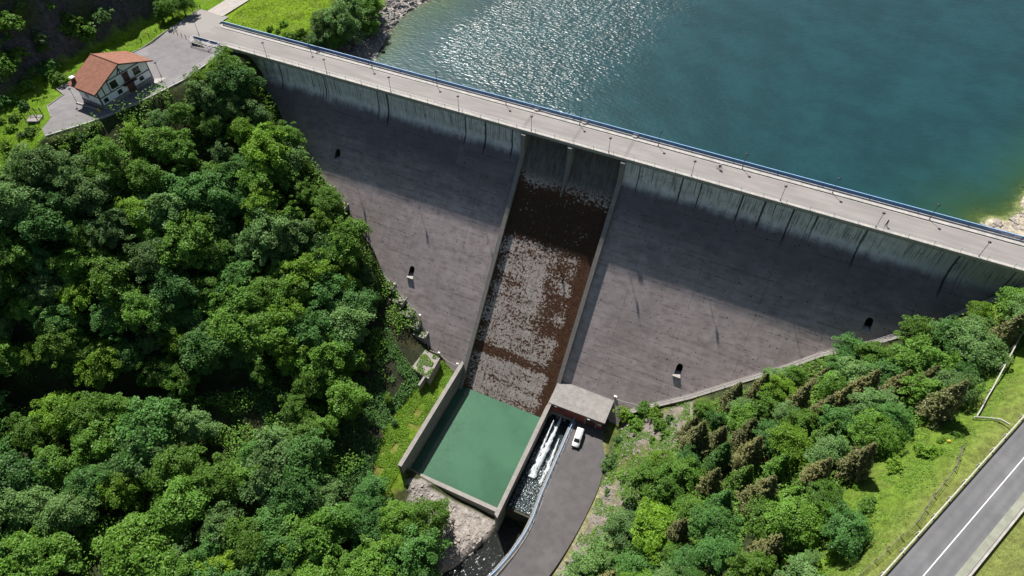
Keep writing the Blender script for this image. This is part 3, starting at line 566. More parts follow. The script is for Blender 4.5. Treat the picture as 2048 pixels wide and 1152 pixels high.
def face_panel(x0, x1):
    """sloping slab of concrete with real arched holes cut for the gallery mouths"""
    mine = [n for n in NICHES if x0 < n[0] < x1]; bm = bmesh.new()
    xs = sorted({x0, x1}|{n[0]+k for n in mine for k in (-2, 2)}); zl = sorted(set(zs), reverse=True)
    cut = {}
    for xa, xb in zip(xs[:-1], xs[1:]):
        nn = [n for n in mine if abs((xa+xb)/2-n[0]) < 1]
        zz = list(zl)
        if nn:
            n = nn[0]; z0, z1 = n[1]-1, n[1]+4; zz = [q for q in zl if q > z1]+[z1, z0]+[q for q in zl if q < z0]
        for za, zb in zip(zz[:-1], zz[1:]):
            if nn and za == z1 and zb == z0:
                out = [(xa, za), (xb, za), (xb, zb), (xa, zb)]; w_, h_ = .78, 2.6
                arch = [(n[0]-w_, n[1]), (n[0]-w_, n[1]+h_-w_)]+[(n[0]-w_*math.cos(t*math.pi/8), n[1]+h_-w_+w_*math.sin(t*math.pi/8)) for t in range(1, 8)]+[(n[0]+w_, n[1]+h_-w_), (n[0]+w_, n[1])]
                V = lambda p: bm.verts.new((p[0], yface(p[1]), p[1]))
                TL, TR, BR, BL = map(V, out); A = [V(p) for p in arch]
                top = 5
                for a, b_ in ((A[0:top+1], None),): pass
                bm.faces.new([TL, BL]+A[0:6]); bm.faces.new([TL]+[A[5]]+[TR]) if False else None
                bm.faces.new([TL]+A[5:6]+[TR]); bm.faces.new([TR]+A[5:]+[BR]); bm.faces.new([BL, BR, A[-1], A[0]])
            else:
                bm.faces.new([bm.verts.new((q[0], yface(q[1]), q[1])) for q in ((xa, za), (xa, zb), (xb, zb), (xb, za))])
    bmesh.ops.remove_doubles(bm, verts=bm.verts, dist=1e-4); bmesh.ops.recalc_face_normals(bm, faces=bm.faces)
    if sum(f.normal.y for f in bm.faces) > 0: bmesh.ops.reverse_faces(bm, faces=bm.faces)
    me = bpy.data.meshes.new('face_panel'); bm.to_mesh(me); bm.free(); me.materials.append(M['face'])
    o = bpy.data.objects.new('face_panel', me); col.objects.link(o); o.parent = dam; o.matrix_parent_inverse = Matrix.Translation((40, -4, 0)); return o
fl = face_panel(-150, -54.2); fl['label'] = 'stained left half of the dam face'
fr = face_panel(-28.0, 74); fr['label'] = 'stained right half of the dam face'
for nx, nz in NICHES:
    y0 = yface(nz)+.02; m = MB(); w_, h_ = .78, 2.6
    arch = [(-w_, 0), (-w_, h_-w_)]+[(-w_*math.cos(t*math.pi/8), h_-w_+w_*math.sin(t*math.pi/8)) for t in range(1, 8)]+[(w_, h_-w_), (w_, 0)]
    vs = [(nx+a, yface(nz+b_)+.01, nz+b_) for a, b_ in arch]+[(nx+a, y0+5.2, nz+b_) for a, b_ in arch]; n = len(arch)
    m.add(vs, [(i, (i+1) % n, n+(i+1) % n, n+i) for i in range(n-1)]+[tuple(range(n, 2*n))]); g_ = damp(m, 'gallery_opening', M['darkc'])
    m = MB().box(nx-.95, nx+.95, y0-.55, y0+1.6, nz-.35, nz-.005); s_ = m.build('opening_sill', M['kerb']); s_.parent = g_
# chute: ogee head then slope
zc = [-2.2, -2.6, -3.2, -4, -5, -6, -7]+[-7.5-.5*i for i in range(6)]+[-11-1*i for i in range(53)]
def ychute(z):
    if z > -9: t = max(0., (-z-2.2)/6.8); return 3.2+(yface(-9)-3.2)*(t**1.15)
    return yface(z)
m = MB(); n = 28
for z in zc:
    for i in range(n): m.v.append((wx(XL1-.3+(XR0+.3-XL1+.3)*i/(n-1), z), ychute(z), z))
m.f = [(j*n+i, j*n+i+1, (j+1)*n+i+1, (j+1)*n+i) for j in range(len(zc)-1) for i in range(n-1)]
damp(m, 'spillway_chute', M['chute'], smooth=True)
m = MB().box(-53.5, -28.2, 3.2, 9.4, -8, -2.25); damp(m, 'overflow_weir', M['wallc'])
# training walls
def twall(xa, xb, zend):
    m = MB(); zz = [q for q in [-.75]+zs[1:] if q >= zend]+[zend]; k = 1.15
    for z in zz:
        y = yface(z)
        m.v += [(wx(xa, z), y+2.5, z), (wx(xa, z), y-k, z), (wx(xb, z), y-k, z), (wx(xb, z), y+2.5, z)]
    for j in range(len(zz)-1):
        for i in range(4): m.f.append((4*j+i, 4*j+(i+1) % 4, 4*j+4+(i+1) % 4, 4*j+4+i))
    m.f += [(0,1,2,3), tuple(4*(len(zz)-1)+i for i in (3,2,1,0))]
    return damp(m, 'training_wall', M['cap'])
twall(XL0, XL1, -61.5); twall(XR0, XR1, -53)
# centre pier with its nose dying into the chute
m = MB(); 
for z, wd, yy in ((-.75, .75, -.9), (-4, .75, -1.0), (-7, .75, -1.6), (-9, .62, -2.6), (-11, .42, -3.9), (-13, .2, -5.2)):
    m.v += [(-41.4-wd, ychute(z)+1, z), (-41.4-wd, yy+.5, z), (-41.4-wd*.4, yy, z), (-41.4+wd*.4, yy, z), (-41.4+wd, yy+.5, z), (-41.4+wd, ychute(z)+1, z)]
m.f = [(6*j+i, 6*j+(i+1) % 6, 6*j+6+(i+1) % 6, 6*j+6+i) for j in range(5) for i in range(6)]+[tuple(range(6)), tuple(reversed(range(30, 36)))]
damp(m, 'spillway_pier', M['wallc'])
# crest slab, edges, upstream wall
damp(MB().box(-149.8, 78, .06, 9.5, -.78, -.06), 'crest_slab', M['cap'])
damp(MB().box(-147.6, 78, -.02, .82, -.55, .16), 'downstream_kerb', M['kerb'], bevel=.03)
damp(MB().prism([(-156.2, 9.56), (-156.2, 9.0), (-155.8, 8.3), (-155.0, 7.95), (-153.6, 7.85), (78, 7.85), (78, 9.56)], -.5, .14), 'upstream_footway', M['kerb'], bevel=.02)
damp(MB().box(-148, 74, 9.3, 9.52, -60, -.5), 'upstream_wall', M['wallc'])
damp(MB().box(-149.9, -147.2, .02, 9.4, -14, -.1), 'abutment_block', M['darkc'])
road = MB().add([(-157.5, .84, .005), (80, .84, .005), (80, 7.83, .005), (-157.5, 7.83, .005)], [(0,1,2,3)]).build('crest_road', M['deck']); road['kind'] = 'structure'
# line of bright kerb edging painted along the upstream gutter
o = MB().add([(-152, 7.585, .014), (74, 7.585, .014), (74, 7.845, .014), (-152, 7.845, .014)], [(0,1,2,3)]).build('gutter', M['pole']); o['kind'] = 'structure'
o = MB().add([(-152, 7.42, .012), (74, 7.42, .012), (74, 7.58, .012), (-152, 7.58, .012)], [(0,1,2,3)]).build('road_marking', M['kerb']); o['kind'] = 'structure'
for k, xx in enumerate((-54.4, -41.4, -28.2)):
    pr = MB().lathe([(.85, -.4), (.85, .42), (.78, .5), (.45, .54)], (xx, 9.35, 0), 20).build('pier_head', M['kerb'], smooth=False)
    tag(pr, f'round pale concrete pier head breaking the blue railing, {("left of the three", "middle of the three", "right of the three")[k]}', 'pier head', 'pier heads on the upstream footway')
# blue upstream railing
x0, x1 = -155.9, 76
br = empty('blue_railing', (x0, 9.42, .14), 0, 'long blue metal railing along the water side of the dam road', 'railing')
L = x1-x0
MB().bar((0,0,1.08), (L,0,1.08), .15, .09).build('top_rail', M['bluel'], br)
m = MB()
for zz in (.16, .42, .68, .92): m.bar((0,0,zz), (L,0,zz), .03, .06)
m.build('lower_rails', M['blue'], br)
m = MB(); i = 0
while i*.16 < L: m.box(i*.16-.055, i*.16+.055, -.015, .015, .1, 1.04); i += 1
m.build('balusters', M['blue'], br)
for i in range(23):
    MB().box(i*10.1+.4-.06, i*10.1+.4+.06, -.1, .02, 0, 1.1).build('post', M['blue'], br)
# pale downstream railing
gr = empty('pale_railing', (-147.2, .3, .16), 0, 'thin pale metal railing along the valley side of the dam road', 'railing'); L = 223
MB().bar((0,0,1.02), (L,0,1.02), .07, .05).build('top_rail', M['steel'], gr)
m = MB(); [m.bar((0,0,zz), (L,0,zz), .03, .03) for zz in (.35, .68)]; m.build('lower_rails', M['steel'], gr)
for i in range(45): MB().box(i*5.05+.3-.035, i*5.05+.3+.035, -.035, .035, 0, 1.02).build('post', M['steel'], gr)

# ------------------------------------------------------------------ street lamps
def copy_tree(o, parent=None):
    c = o.copy(); col.objects.link(c); c.parent = parent
    for ch in list(o.children):
        d = copy_tree(ch, c)
    return c
lamp0 = empty('street_lamp', (0, 0, 0))
MB().lathe([(.16, 0), (.16, .05), (.09, .1), (.085, .5), (.06, .55)], n=10).build('base', M['pole'], lamp0)
MB().tube([(0,0,.5), (0,0,4.0)], [.06, .045], 8).build('pole', M['pole'], lamp0)
hd = MB().lathe([(.07, 3.92), (.10, 4.0), (.34, 4.07), (.36, 4.14), (.25, 4.25), (.07, 4.31)], n=14).build('lamp_head', M['lamp'], lamp0, smooth=True)
MB().lathe([(.05, 3.9), (.18, 3.98), (.32, 4.05)], n=14).build('diffuser', M['white'], hd)
spots = [(-132.8+20.15*k, .55, .16, 'valley side kerb', k) for k in range(10)]+[(-123.4+20.27*k, 8.15, .14, 'water side footway', k) for k in range(9)]
ordw = ['first', 'second', 'third', 'fourth', 'fifth', 'sixth', 'seventh', 'eighth', 'ninth', 'tenth', 'eleventh', 'twelfth']
def lamp_at(x, y, z, label, i=[0]):
    o = lamp0 if i[0] == 0 else copy_tree(lamp0); i[0] += 1; o.location = (x, y, z); o.rotation_euler = (0, 0, random.random()*6)
    tag(o, label, 'street lamp', 'street lamps on the dam and plaza')
for x_, y_, z_, side, k in spots: lamp_at(x_, y_, z_, f'dark street lamp on the {side}, {ordw[k]} from the plaza')
lamp_at(-158.6, 2.2, 0, 'dark street lamp beside the stairs where plaza meets dam road'); lamp_at(-154.5, -17.9, -1.4, 'dark street lamp at the right front corner of the tiled house'); lamp_at(-165.3, -36.6, -1.4, 'dark street lamp at the left back corner of the tiled house')

# ------------------------------------------------------------------ stilling pool walls
WT = -54.2
def wallthing(name, mb, mat, label, cat='wall', capm=None, capmb=None):
    o = mb.build(name, mat, bevel=.04); tag(o, label, cat)
    if capmb: capmb.build('coping', capm, o)
    return o
wallthing('pool_wall', MB().prism([(-55.85,-35.5),(-54.95,-36.2),(-54.95,-69.9),(-55.85,-69.9)], -68, WT), M['wallc'], 'tall stained concrete wall on the grassy left side of the green pool', capm=M['cap'], capmb=MB().box(-55.95, -54.85, -69.96, -37.2, WT+.003, WT+.16))
wallthing('pool_wall', MB().prism([(-28.95,-31),(-27.95,-31),(-27.85,-71.6),(-28.75,-71.0)], -68, WT), M['wallc'], 'long concrete wall dividing the green pool from the rushing channel', capm=M['cap'], capmb=MB().prism([(-29.02,-38.8),(-27.88,-38.8),(-27.78,-71.7),(-28.82,-71.05)], WT+.003, WT+.16))
wallthing('pool_sill', MB().add([(-55,-67.1,-60.5),(-28.8,-67.1,-60.5),(-28.8,-68.2,-60.4),(-55,-68.2,-60.4),(-55,-67.1,-68),(-28.8,-67.1,-68),(-28.8,-69.2,-68),(-55,-69.2,-68)], [(0,1,2,3),(4,7,6,5),(0,4,5,1),(1,5,6,2),(2,6,7,3),(3,7,4,0)]), M['cap'], 'low concrete sill closing the downstream end of the green pool')
wallthing('channel_weir', MB().box(-27.8, -20.6, -67.0, -66.5, -67, -58.35), M['darkc'], 'dark mossy drop wall at the end of the rushing channel', 'weir')
cw = offset_line(resample([p+(YARD,) for p in rail_pts], 2.5), .25); m = MB(); n = len(cw)
for p in cw: m.v += [(p.x-.3, p.y, YARD+.12), (p.x+.3, p.y, YARD+.12), (p.x+.3, p.y, -67), (p.x-.3, p.y, -67)]
m.f = [(4*j+i, 4*j+(i+1) % 4, 4*j+4+(i+1) % 4, 4*j+4+i) for j in range(n-1) for i in range(4)]+[(0,1,2,3), (4*n-1, 4*n-2, 4*n-3, 4*n-4)]
tag(m.build('retaining_wall', M['wallc']), 'concrete retaining wall under the blue rail beside the yard', 'wall')
# yard and its blue rail
lp = [(p.x+.3, p.y) for p in cw]; yp = [Vector((a, b_, 0)) for a, b_ in yard_edge]; m = MB(); N = 40
def along(pts, t):
    P = [Vector((p[0], p[1], 0)) for p in pts]; ls = [0]
    for a, b_ in zip(P[:-1], P[1:]): ls.append(ls[-1]+(b_-a).length)
    t *= ls[-1]
    for i in range(len(P)-1):
        if t <= ls[i+1]+1e-6: return P[i].lerp(P[i+1], (t-ls[i])/(ls[i+1]-ls[i]))
    return P[-1]
ye = [(-12.6, -33)]+[tuple(q)[:2] for q in spline([(a, b_, 0) for a, b_ in yard_edge], 6)]
for i in range(N+1):
    a = along([(lp[0][0], -33)]+lp, i/N); b_ = along(ye, i/N); zz = YARD+.02+np.interp(a.y, [-95, -75], [-.6, 0])
    for k in range(6): q = a.lerp(b_, k/5); m.v.append((q.x, q.y, zz))
m.f = [(6*j+k, 6*j+k+1, 6*j+7+k, 6*j+6+k) for j in range(N) for k in range(5)]; o = m.build('access_road', M['asph']); o['kind'] = 'structure'
kb = resample([(-20.55, -39.5, YARD)]+[(p[0]+.75, p[1], YARD) for p in rail_pts[1:]], 2); o = strip(kb, -.14, .14, .035).build('kerb', M['kerb']); o['kind'] = 'structure'
rr_ = empty('blue_handrail', (-21, -39, YARD+.12), 0, 'bright blue pipe handrail curving along the channel beside the yard', 'railing')
rl = [Vector((p[0]+.2, p[1], 0))-Vector((-21, -39, 0)) for p in spline([q+(0,) for q in rail_pts], 6)]
MB().tube([p+Vector((0,0,1.05)) for p in rl], .085, 8).build('top_rail', M['bluel'], rr_); MB().tube([p+Vector((0,0,.55)) for p in rl], .055, 6).build('lower_rail', M['blue'], rr_)
pts_ = resample(rl, 2.0)
ps = [rl[0]]; acc = 0
for a, b_ in zip(rl[:-1], rl[1:]):
    acc += (b_-a).length
    if acc > 1.9: ps.append(b_); acc = 0
for p in ps: MB().box(p.x-.05, p.x+.05, p.y-.05, p.y+.05, 0, 1.03).build('post', M['blue'], rr_)

# ------------------------------------------------------------------ outlet house
ph = empty('outlet_house', (-20.5, -35, YARD), 0, 'red brick outlet house with flat pale concrete roof at the dam foot', 'building')
def php(mb, name, m, par=None, **k):
    mb.v = [(a+20.5, b_+35, c-YARD) for a, b_, c in mb.v]; return mb.build(name, m, par or ph, **k)
RZ = -51.0
php(MB().prism([(-28.25,-39.6),(-12.9,-39.3),(-12.9,-30.6),(-25.0,-29.4),(-28.4,-31.6)], RZ-.42, RZ), 'roof', M['roofc'], bevel=.05)
php(MB().box(-27.6, -21.4, -38.9, -30, YARD-.1, RZ-.425), 'channel_side_wall', M['red']); php(MB().box(-21.38, -13.5, -38.9, -30, YARD-.4, RZ-.425), 'wall', M['red'])
php(MB().box(-27.9, -21.2, -39.15, -33, -56.6, -55.62), 'outlet_lintel', M['cap'])
for xx in (-27.6, -25.6, -23.6, -21.6): php(MB().box(xx-.28, xx+.28, -39.12, -33, -62, -56.62), 'outlet_pillar', M['cap'])
php(MB().box(-27.8, -21.3, -36.2, -35.8, -62, -56.6), 'outlet_back_wall', M['darkc'])
dr = php(MB().box(-17.9, -15.3, -39.02, -38.7, YARD+.02, YARD+3.0), 'door', M['rust'])
fr_ = MB(); fr_.box(-18.25, -17.92, -39.1, -38.6, YARD+.02, YARD+3.35); fr_.box(-15.28, -14.95, -39.1, -38.6, YARD+.02, YARD+3.35); fr_.box(-17.92, -15.28, -39.1, -38.6, YARD+3.02, YARD+3.35); php(fr_, 'door_frame', M['cap'], dr)
php(MB().box(-16.62, -16.56, -39.06, -39.025, YARD+.9, YARD+1.3), 'door_handle', M['steel'], dr)
sg = php(MB().box(-14.7, -13.75, -38.98, -38.9, YARD+1.8, YARD+2.5), 'sign', M['white']); php(MB().box(-14.45, -14.0, -38.99, -38.983, YARD+2.0, YARD+2.3), 'sign_panel', M['steel'], sg)
for xx in (-26.2, -17.1): php(MB().box(xx-.35, xx+.35, -39.75, -39.62, RZ-.75, RZ-.35), 'wall_lamp', M['white'], bevel=.04)
for xx in (-26.8, -24.3): php(MB().box(xx-.6, xx+.6, -38.97, -38.9, -53.6, -52.9), 'vent', M['pole'])
php(MB().box(-12.95, -12.75, -31.4, -31.2, RZ, RZ+.9), 'mast', M['pole']); php(MB().box(-13.3, -12.5, -31.5, -31.1, RZ+.9, RZ+1.25), 'floodlight', M['white'])
# jets from the outlet
def jet(pts, rs, name, label):
    m = MB(); P = spline(pts, 6); N_ = len(P); n = 10; r2 = np.random.default_rng(len(label))
    for i, p in enumerate(P):
        r = np.interp(i/(N_-1), np.linspace(0, 1, len(rs)), rs)
        for j in range(n):
            a = 2*math.pi*j/n; k = r*(1+.3*r2.normal()*min(1, i/6)); m.v.append((p.x+math.cos(a)*k, p.y+r2.normal()*.15, p.z+math.sin(a)*k*.75))
    m.f = [(i*n+j, i*n+(j+1) % n, (i+1)*n+(j+1) % n, (i+1)*n+j) for i in range(N_-1) for j in range(n)]
    tag(m.build(name, M['jet'], smooth=True), label, 'water jet')
jet([(-24.6,-38.3,-57.0),(-24.5,-43,-56.7),(-24.6,-48,-56.9),(-24.9,-53,-57.6),(-25.2,-57.5,-58.2)], [.25,.35,.55,.8,1.0], 'water_jet', 'long white water jet shooting from the middle outlet down the channel')
jet([(-26.1,-40.5,-57.4),(-26.0,-44.5,-57.5),(-25.9,-49,-57.8),(-25.8,-53,-58.3)], [.12,.25,.45,.6], 'water_jet', 'thin white water jet close to the pool dividing wall')
jet([(-22.9,-44.5,-57.9),(-22.6,-49,-58.0),(-22.4,-54,-58.1),(-22.5,-58,-58.3)], [.10,.3,.45,.5], 'water_jet', 'foaming water plume close under the blue handrail')

# ------------------------------------------------------------------ van
van = empty('parked_van', (-18.1, -44.0, YARD+.03), rad(4.5), 'white van parked facing away from the outlet house', 'van')
bm = bmesh.new(); Lh, Wd = 2.62, .97
prof = [(-2.62,.38),(-2.66,.85),(-2.52,1.02),(-1.75,1.22),(-1.55,1.27),(-.82,1.98),(-.5,2.05),(1.9,2.08),(2.38,2.02),(2.62,1.2),(2.64,.45),(2.55,.34)]   # length, height (front is -)
rows = []
for sx, ins in ((-1, 0), (1, 0)):
    rows.append([bm.verts.new((sx*(Wd-(.13 if h > 1.3 else 0)-(.10 if l < -2.4 else 0)), l, h)) for l, h in prof])
bm.faces.new(rows[0]); bm.faces.new(list(reversed(rows[1])))
for i in range(len(prof)): bm.faces.new([rows[0][i], rows[0][(i+1) % len(prof)], rows[1][(i+1) % len(prof)], rows[1][i]])
bmesh.ops.recalc_face_normals(bm, faces=bm.faces); bmesh.ops.bevel(bm, geom=[e for e in bm.edges], offset=.09, segments=3, affect='EDGES', clamp_overlap=True)
me = bpy.data.meshes.new('body'); bm.to_mesh(me); bm.free(); me.materials.append(M['vanp']); [setattr(p, 'use_smooth', True) for p in me.polygons]
bo = bpy.data.objects.new('body', me); col.objects.link(bo); bo.parent = van
m = MB(); m.add([(-.72,-1.54,1.31),(.72,-1.54,1.31),(.62,-.86,1.975),(-.62,-.86,1.975)], [(0,1,2,3)]); m.v = [(a, b_-.03, c+.045) for a, b_, c in m.v]; ws = m.build('windscreen', M['glass'], van)
MB().bar((-.5,-1.50,1.40), (.1,-1.42,1.47), .025, .02).build('wiper', M['black'], ws)
for s in (-1, 1):
    for a, b_, nm in ((-1.35, -.25, 'cab_window'), (-.1, 1.0, 'side_window'), (1.1, 2.2, 'side_window')):
        MB().add([(s*.985, a, 1.25), (s*.985, b_, 1.25), (s*.9, b_, 1.82), (s*.9, max(a, -.95), 1.82)], [(0,1,2,3)]).build(nm, M['glass'], van)
    MB().box(s*1.0-.05 if s > 0 else -1.2, s*1.2 if s > 0 else -.95, -1.35, -1.2, 1.2, 1.45).build('mirror', M['black'], van, bevel=.03)
    MB().box(s*.72-.16, s*.72+.16, -2.69, -2.55, .68, .9).build('headlight', M['glass'], van, bevel=.03); MB().box(s*.88-.06, s*.88+.06, 2.55, 2.68, .8, 1.4).build('tail_light', M['rust'], van)
    for yy in (-1.68, 1.62):
        wh = MB().tube([(s*.72, yy, .34), (s*.99, yy, .34)], .34, 16).build('wheel', M['black'], van); MB().tube([(s*.985, yy, .34), (s*1.0, yy, .34)], .21, 12).build('rim', M['steel'], wh)
MB().box(-.9, .9, -2.74, -2.58, .36, .6).build('bumper', M['black'], van, bevel=.05)
MB().add([(-.7,2.66,1.25),(.7,2.66,1.25),(.62,2.47,1.85),(-.62,2.47,1.85)], [(0,1,2,3)]).build('rear_window', M['glass'], van)

# ------------------------------------------------------------------ house with tiled roof
HW, HD, HZ = 16.0, 8.0, -1.4
hs = empty('tiled_house', (-155.8, -27.8, HZ), rad(-3.5), 'white half-timbered house with red tiled gable roof on the plaza', 'house')
# local axes: +x faces the valley, y along the gable wall
E_, RG = 5.9, 9.2
MB().add([(-HD,-8,0),(0,-8,0),(0,8,0),(-HD,8,0),(-HD,-8,E_),(0,-8,E_),(0,8,E_),(-HD,8,E_),(0,0,RG-.25),(-HD,0,RG-.25)], [(3,2,1,0),(0,1,5,4),(2,3,7,6),(1,2,6,8,5),(0,4,9,7,3)]).build('wall', M['plaster'], hs)
MB().box(-HD-.09, .09, -8.09, 8.09, -1.5, 1.15).build('stone_plinth', M['stone'], hs)
for s in (-1, 1):
    a = Vector((0, s*9.3, E_-(9.3-8)*(RG-E_)/8)); rfm = MB(); t = .2; x0_, x1_ = -HD-.8, 1.15
    rfm.v = []; vs = [(x0_, 0, RG), (x1_, 0, RG), (x1_, a.y, a.z), (x0_, a.y, a.z)]; rfm.add(vs+[(p[0], p[1], p[2]-t) for p in vs], [(0,1,2,3),(7,6,5,4),(0,4,5,1),(1,5,6,2),(2,6,7,3),(3,7,4,0)])
    ro = rfm.build('roof_slope', M['tile'], hs)
    MB().bar((x1_+.03, 0, RG-.16), (x1_+.03, a.y, a.z-.16), .08, .3).build('barge_board', M['timber'], ro)
MB().tube([(-HD-.8,0,RG+.03), (1.15,0,RG+.03)], .16, 8).build('ridge_tiles', M['tile'], hs)
tb = M['timber']; xf = .06
for a, b_ in (((xf,-8,3.1),(xf,8,3.1)), ((xf,-7.4,6.15),(xf,7.4,6.15)), ((xf,-7.95,1.1),(xf,-7.95,5.9)), ((xf,7.95,1.1),(xf,7.95,5.9)), ((xf,-6.2,3.1),(xf,-6.2,6.4)), ((xf,-4.4,3.1),(xf,-4.4,7.0)), ((xf,0,6.2),(xf,0,8.8)), ((xf,-.9,6.25),(xf,0,7.6)), ((xf,.9,6.25),(xf,0,7.6))):
    MB().bar(a, b_, .19, .12, (1,0,0)).build('timber_beam', tb, hs)
for a, b_ in (((-HD,-8.06,3.4),(0,-8.06,3.4)), ((-HD,-8.06,5.5),(0,-8.06,5.5)), ((-.1,-8.06,1.1),(-.1,-8.06,5.8))): MB().bar(a, b_, .12, .24).build('timber_beam', tb, hs)
for yy, zz, ww, hh in ((-2.9,4.1,1.7,1.25), (4.4,4.1,1.7,1.25), (-2.2,1.5,1.0,.95), (4.9,1.5,1.0,.95), (-6.6,1.5,1.0,.95)):
    wd = MB().box(.02, .09, yy-ww/2, yy+ww/2, zz, zz+hh).build('window', M['glass'], hs); fm = MB()
    fm.box(.03,.13,yy-ww/2-.12,yy-ww/2,zz-.1,zz+hh+.12); fm.box(.03,.13,yy+ww/2,yy+ww/2+.12,zz-.1,zz+hh+.12); fm.box(.03,.13,yy-ww/2,yy+ww/2,zz+hh,zz+hh+.12); fm.box(.03,.12,yy-.04,yy+.04,zz,zz+hh); fm.build('frame', tb, wd)
    if zz > 3: MB().box(.1, .42, yy-ww/2-.1, yy+ww/2+.1, zz-.35, zz-.02).build('flower_box', LEAF['dark'], wd)
wd = MB().box(-5.6, -4.6, -8.09, -8.03, 2.0, 3.0).build('window', M['glass'], hs)
bd = MB().box(.02, .1, .15, 1.95, 3.35, 5.6).build('balcony_door', M['rust'], hs); MB().box(.1, .16, .0, 2.1, 5.6, 5.85).build('lintel', tb, bd)
bl = MB().box(.1, 1.25, -1.0, 3.1, 3.1, 3.28).build('balcony', tb, hs); m = MB(); m.box(1.15,1.23,-1,3.1,4.1,4.18); [m.box(1.17,1.21,-1+i*.25,-.96+i*.25,3.28,4.1) for i in range(17)]; m.build('balcony_rail', tb, bl)
dd_ = MB().box(.02, .1, .2, 2.4, .1, 2.7).build('front_door', M['rust'], hs); MB().box(.1, .2, .0, 2.6, 2.7, 2.95).build('lintel', M['stone'], dd_)
ch_ = MB().box(-HD-.2, -HD+.7, -8.3, -7.5, 3.5, 6.9).build('chimney', M['rust'], hs); MB().box(-HD-.35, -HD+.85, -8.45, -7.35, 6.9, 7.15).build('chimney_cap', M['white'], ch_)
o = MB().add([(-155.2,-19.5,HZ+.03),(-152.6,-17.6,HZ+.03),(-153.2,-21,HZ+.03),(-155.3,-22,HZ+.03)], [(0,1,2,3)]).build('path', M['kerb']); o['kind'] = 'structure'
tag(MB().box(-165.4, -156.6, -36.95, -36.6, HZ, HZ+.35).build('low_wall', M['kerb'], bevel=.03), 'low pale kerb wall along the left side of the tiled house', 'wall')
tag(MB().box(-157.2, -156.6, -37.3, -36.96, HZ, HZ+1.0).build('gate_post', M['yel'], bevel=.03), 'yellow painted post at the left front corner of the house', 'post')
# plaza
bm = bmesh.new(); pv = []
for a, b_ in plaza_poly: pv.append(bm.verts.new((a, b_, 0)))
f = bm.faces.new(pv); bmesh.ops.triangulate(bm, faces=[f]); bmesh.ops.subdivide_edges(bm, edges=bm.edges, cuts=5, use_grid_fill=True)
for v in bm.verts: v.co.z = float(plaza_z(v.co.y))+(0 if v.co.y < 3 else .0)
me = bpy.data.meshes.new('plaza'); bm.to_mesh(me); bm.free(); me.materials.append(M['plaza'])
for p in me.polygons:
    if p.normal.z < 0: p.flip()
o = bpy.data.objects.new('plaza', me); col.objects.link(o); o['kind'] = 'structure'
kb = [(a, b_, float(plaza_z(b_))) for a, b_ in plaza_poly[7:15]]; o = MB(); q = resample(kb, 3)
for a, b_ in zip(q[:-1], q[1:]): o.bar(a+Vector((0,0,.02)), b_+Vector((0,0,.02)), .22, .3)
o = o.build('kerb', M['cap']); o['kind'] = 'structure'
pe = [(-147.5, -.6, -1.4), (-147.45, -16.3, -1.4), (-149.75, -26, -1.4), (-152.95, -36, -1.4), (-155.75, -42, -1.4), (-160.9, -50.3, -1.4)]
m = MB(); q = resample(pe, 3)
for a, b_ in zip(q[:-1], q[1:]): m.bar(a+Vector((0,0,-.6)), b_+Vector((0,0,-.6)), .4, 1.7)
tag(m.build('parapet', M['kerb']), 'pale low concrete parapet along the valley edge of the plaza', 'wall')
pr_ = empty('white_railing', (-147.6, -.6, -1.1), 0, 'white pipe railing on the plaza parapet beside the dam end', 'railing'); A_ = [Vector(p)-Vector((-147.6,-.6,-1.4)) for p in pe[:3]]
for zz in (.5, 1.0): MB().tube([p+Vector((0,0,zz)) for p in A_], .05, 6).build('rail', M['white'], pr_)
for p in resample(A_, 3): MB().box(p.x-.04, p.x+.04, p.y-.04, p.y+.04, 0, 1.0).build('post', M['white'], pr_)
# stairwell down from the dam road: white guard and dark pit
st = empty('stair_guard', (-153, -.4, 0), 0, 'white and blue guard rail around the stairs beside the plaza', 'railing')
for a, b_ in (((-5,0),(4.6,0)), ((-5,-1.9),(4.6,-1.9)), ((-5,-1.9),(-5,0)), ((4.6,-1.9),(4.6,0)), ((1.4,-1.9),(1.4,0))):
    for zz in (.15, .6, 1.05): MB().bar((a[0],a[1],zz), (b_[0],b_[1],zz), .07, .06).build('rail', M['white'], st)
MB().box(-4.9, 4.5, -.05, 0, .2, .95).build('mesh_panel', M['blue'], st)
for p in ((-5,0),(-5,-1.9),(1.4,0),(1.4,-1.9),(4.6,0),(4.6,-1.9)): MB().box(p[0]-.04, p[0]+.04, p[1]-.04, p[1]+.04, -1.4, 1.05).build('post', M['white'], st)
m = MB()
for i in range(8): m.box(-157.6+i*.9, -156.7+i*.9, -2.2, -.5, -1.7, -.1-i*.16)
tag(m.build('stairs', M['darkc']), 'concrete stairs dropping from the dam road to the plaza', 'stairs')
bol = MB().lathe([(.09, 0), (.09, .85), (.05, .92)], n=8).build('bollard', M['pole'])
for i in range(6):
    o = bol if i == 0 else bol.copy()
    if i: col.objects.link(o)
    o.location = (-168.3+i*1.75, .5-i*.22, float(plaza_z(.5))); tag(o, f'short dark bollard between dam road and plaza, {ordw[i]} from the cliff side', 'bollard', 'bollards across the plaza mouth')
# wooden posts on the grass verge behind the plaza
po = MB().box(-.08, .08, -.08, .08, -.3, 1.1).build('fence_post', M['fence'])
for i in range(9):
    o = po if i == 0 else po.copy()
    if i: col.objects.link(o)
    x_, y_ = -171.3-.25*(8-i)+.25*i, -6+i*2.6; o.location = (x_, y_, tz(x_, y_)); tag(o, f'weathered wooden post on the grass verge, {ordw[i]} from the house', 'post', 'posts on the grass verge')
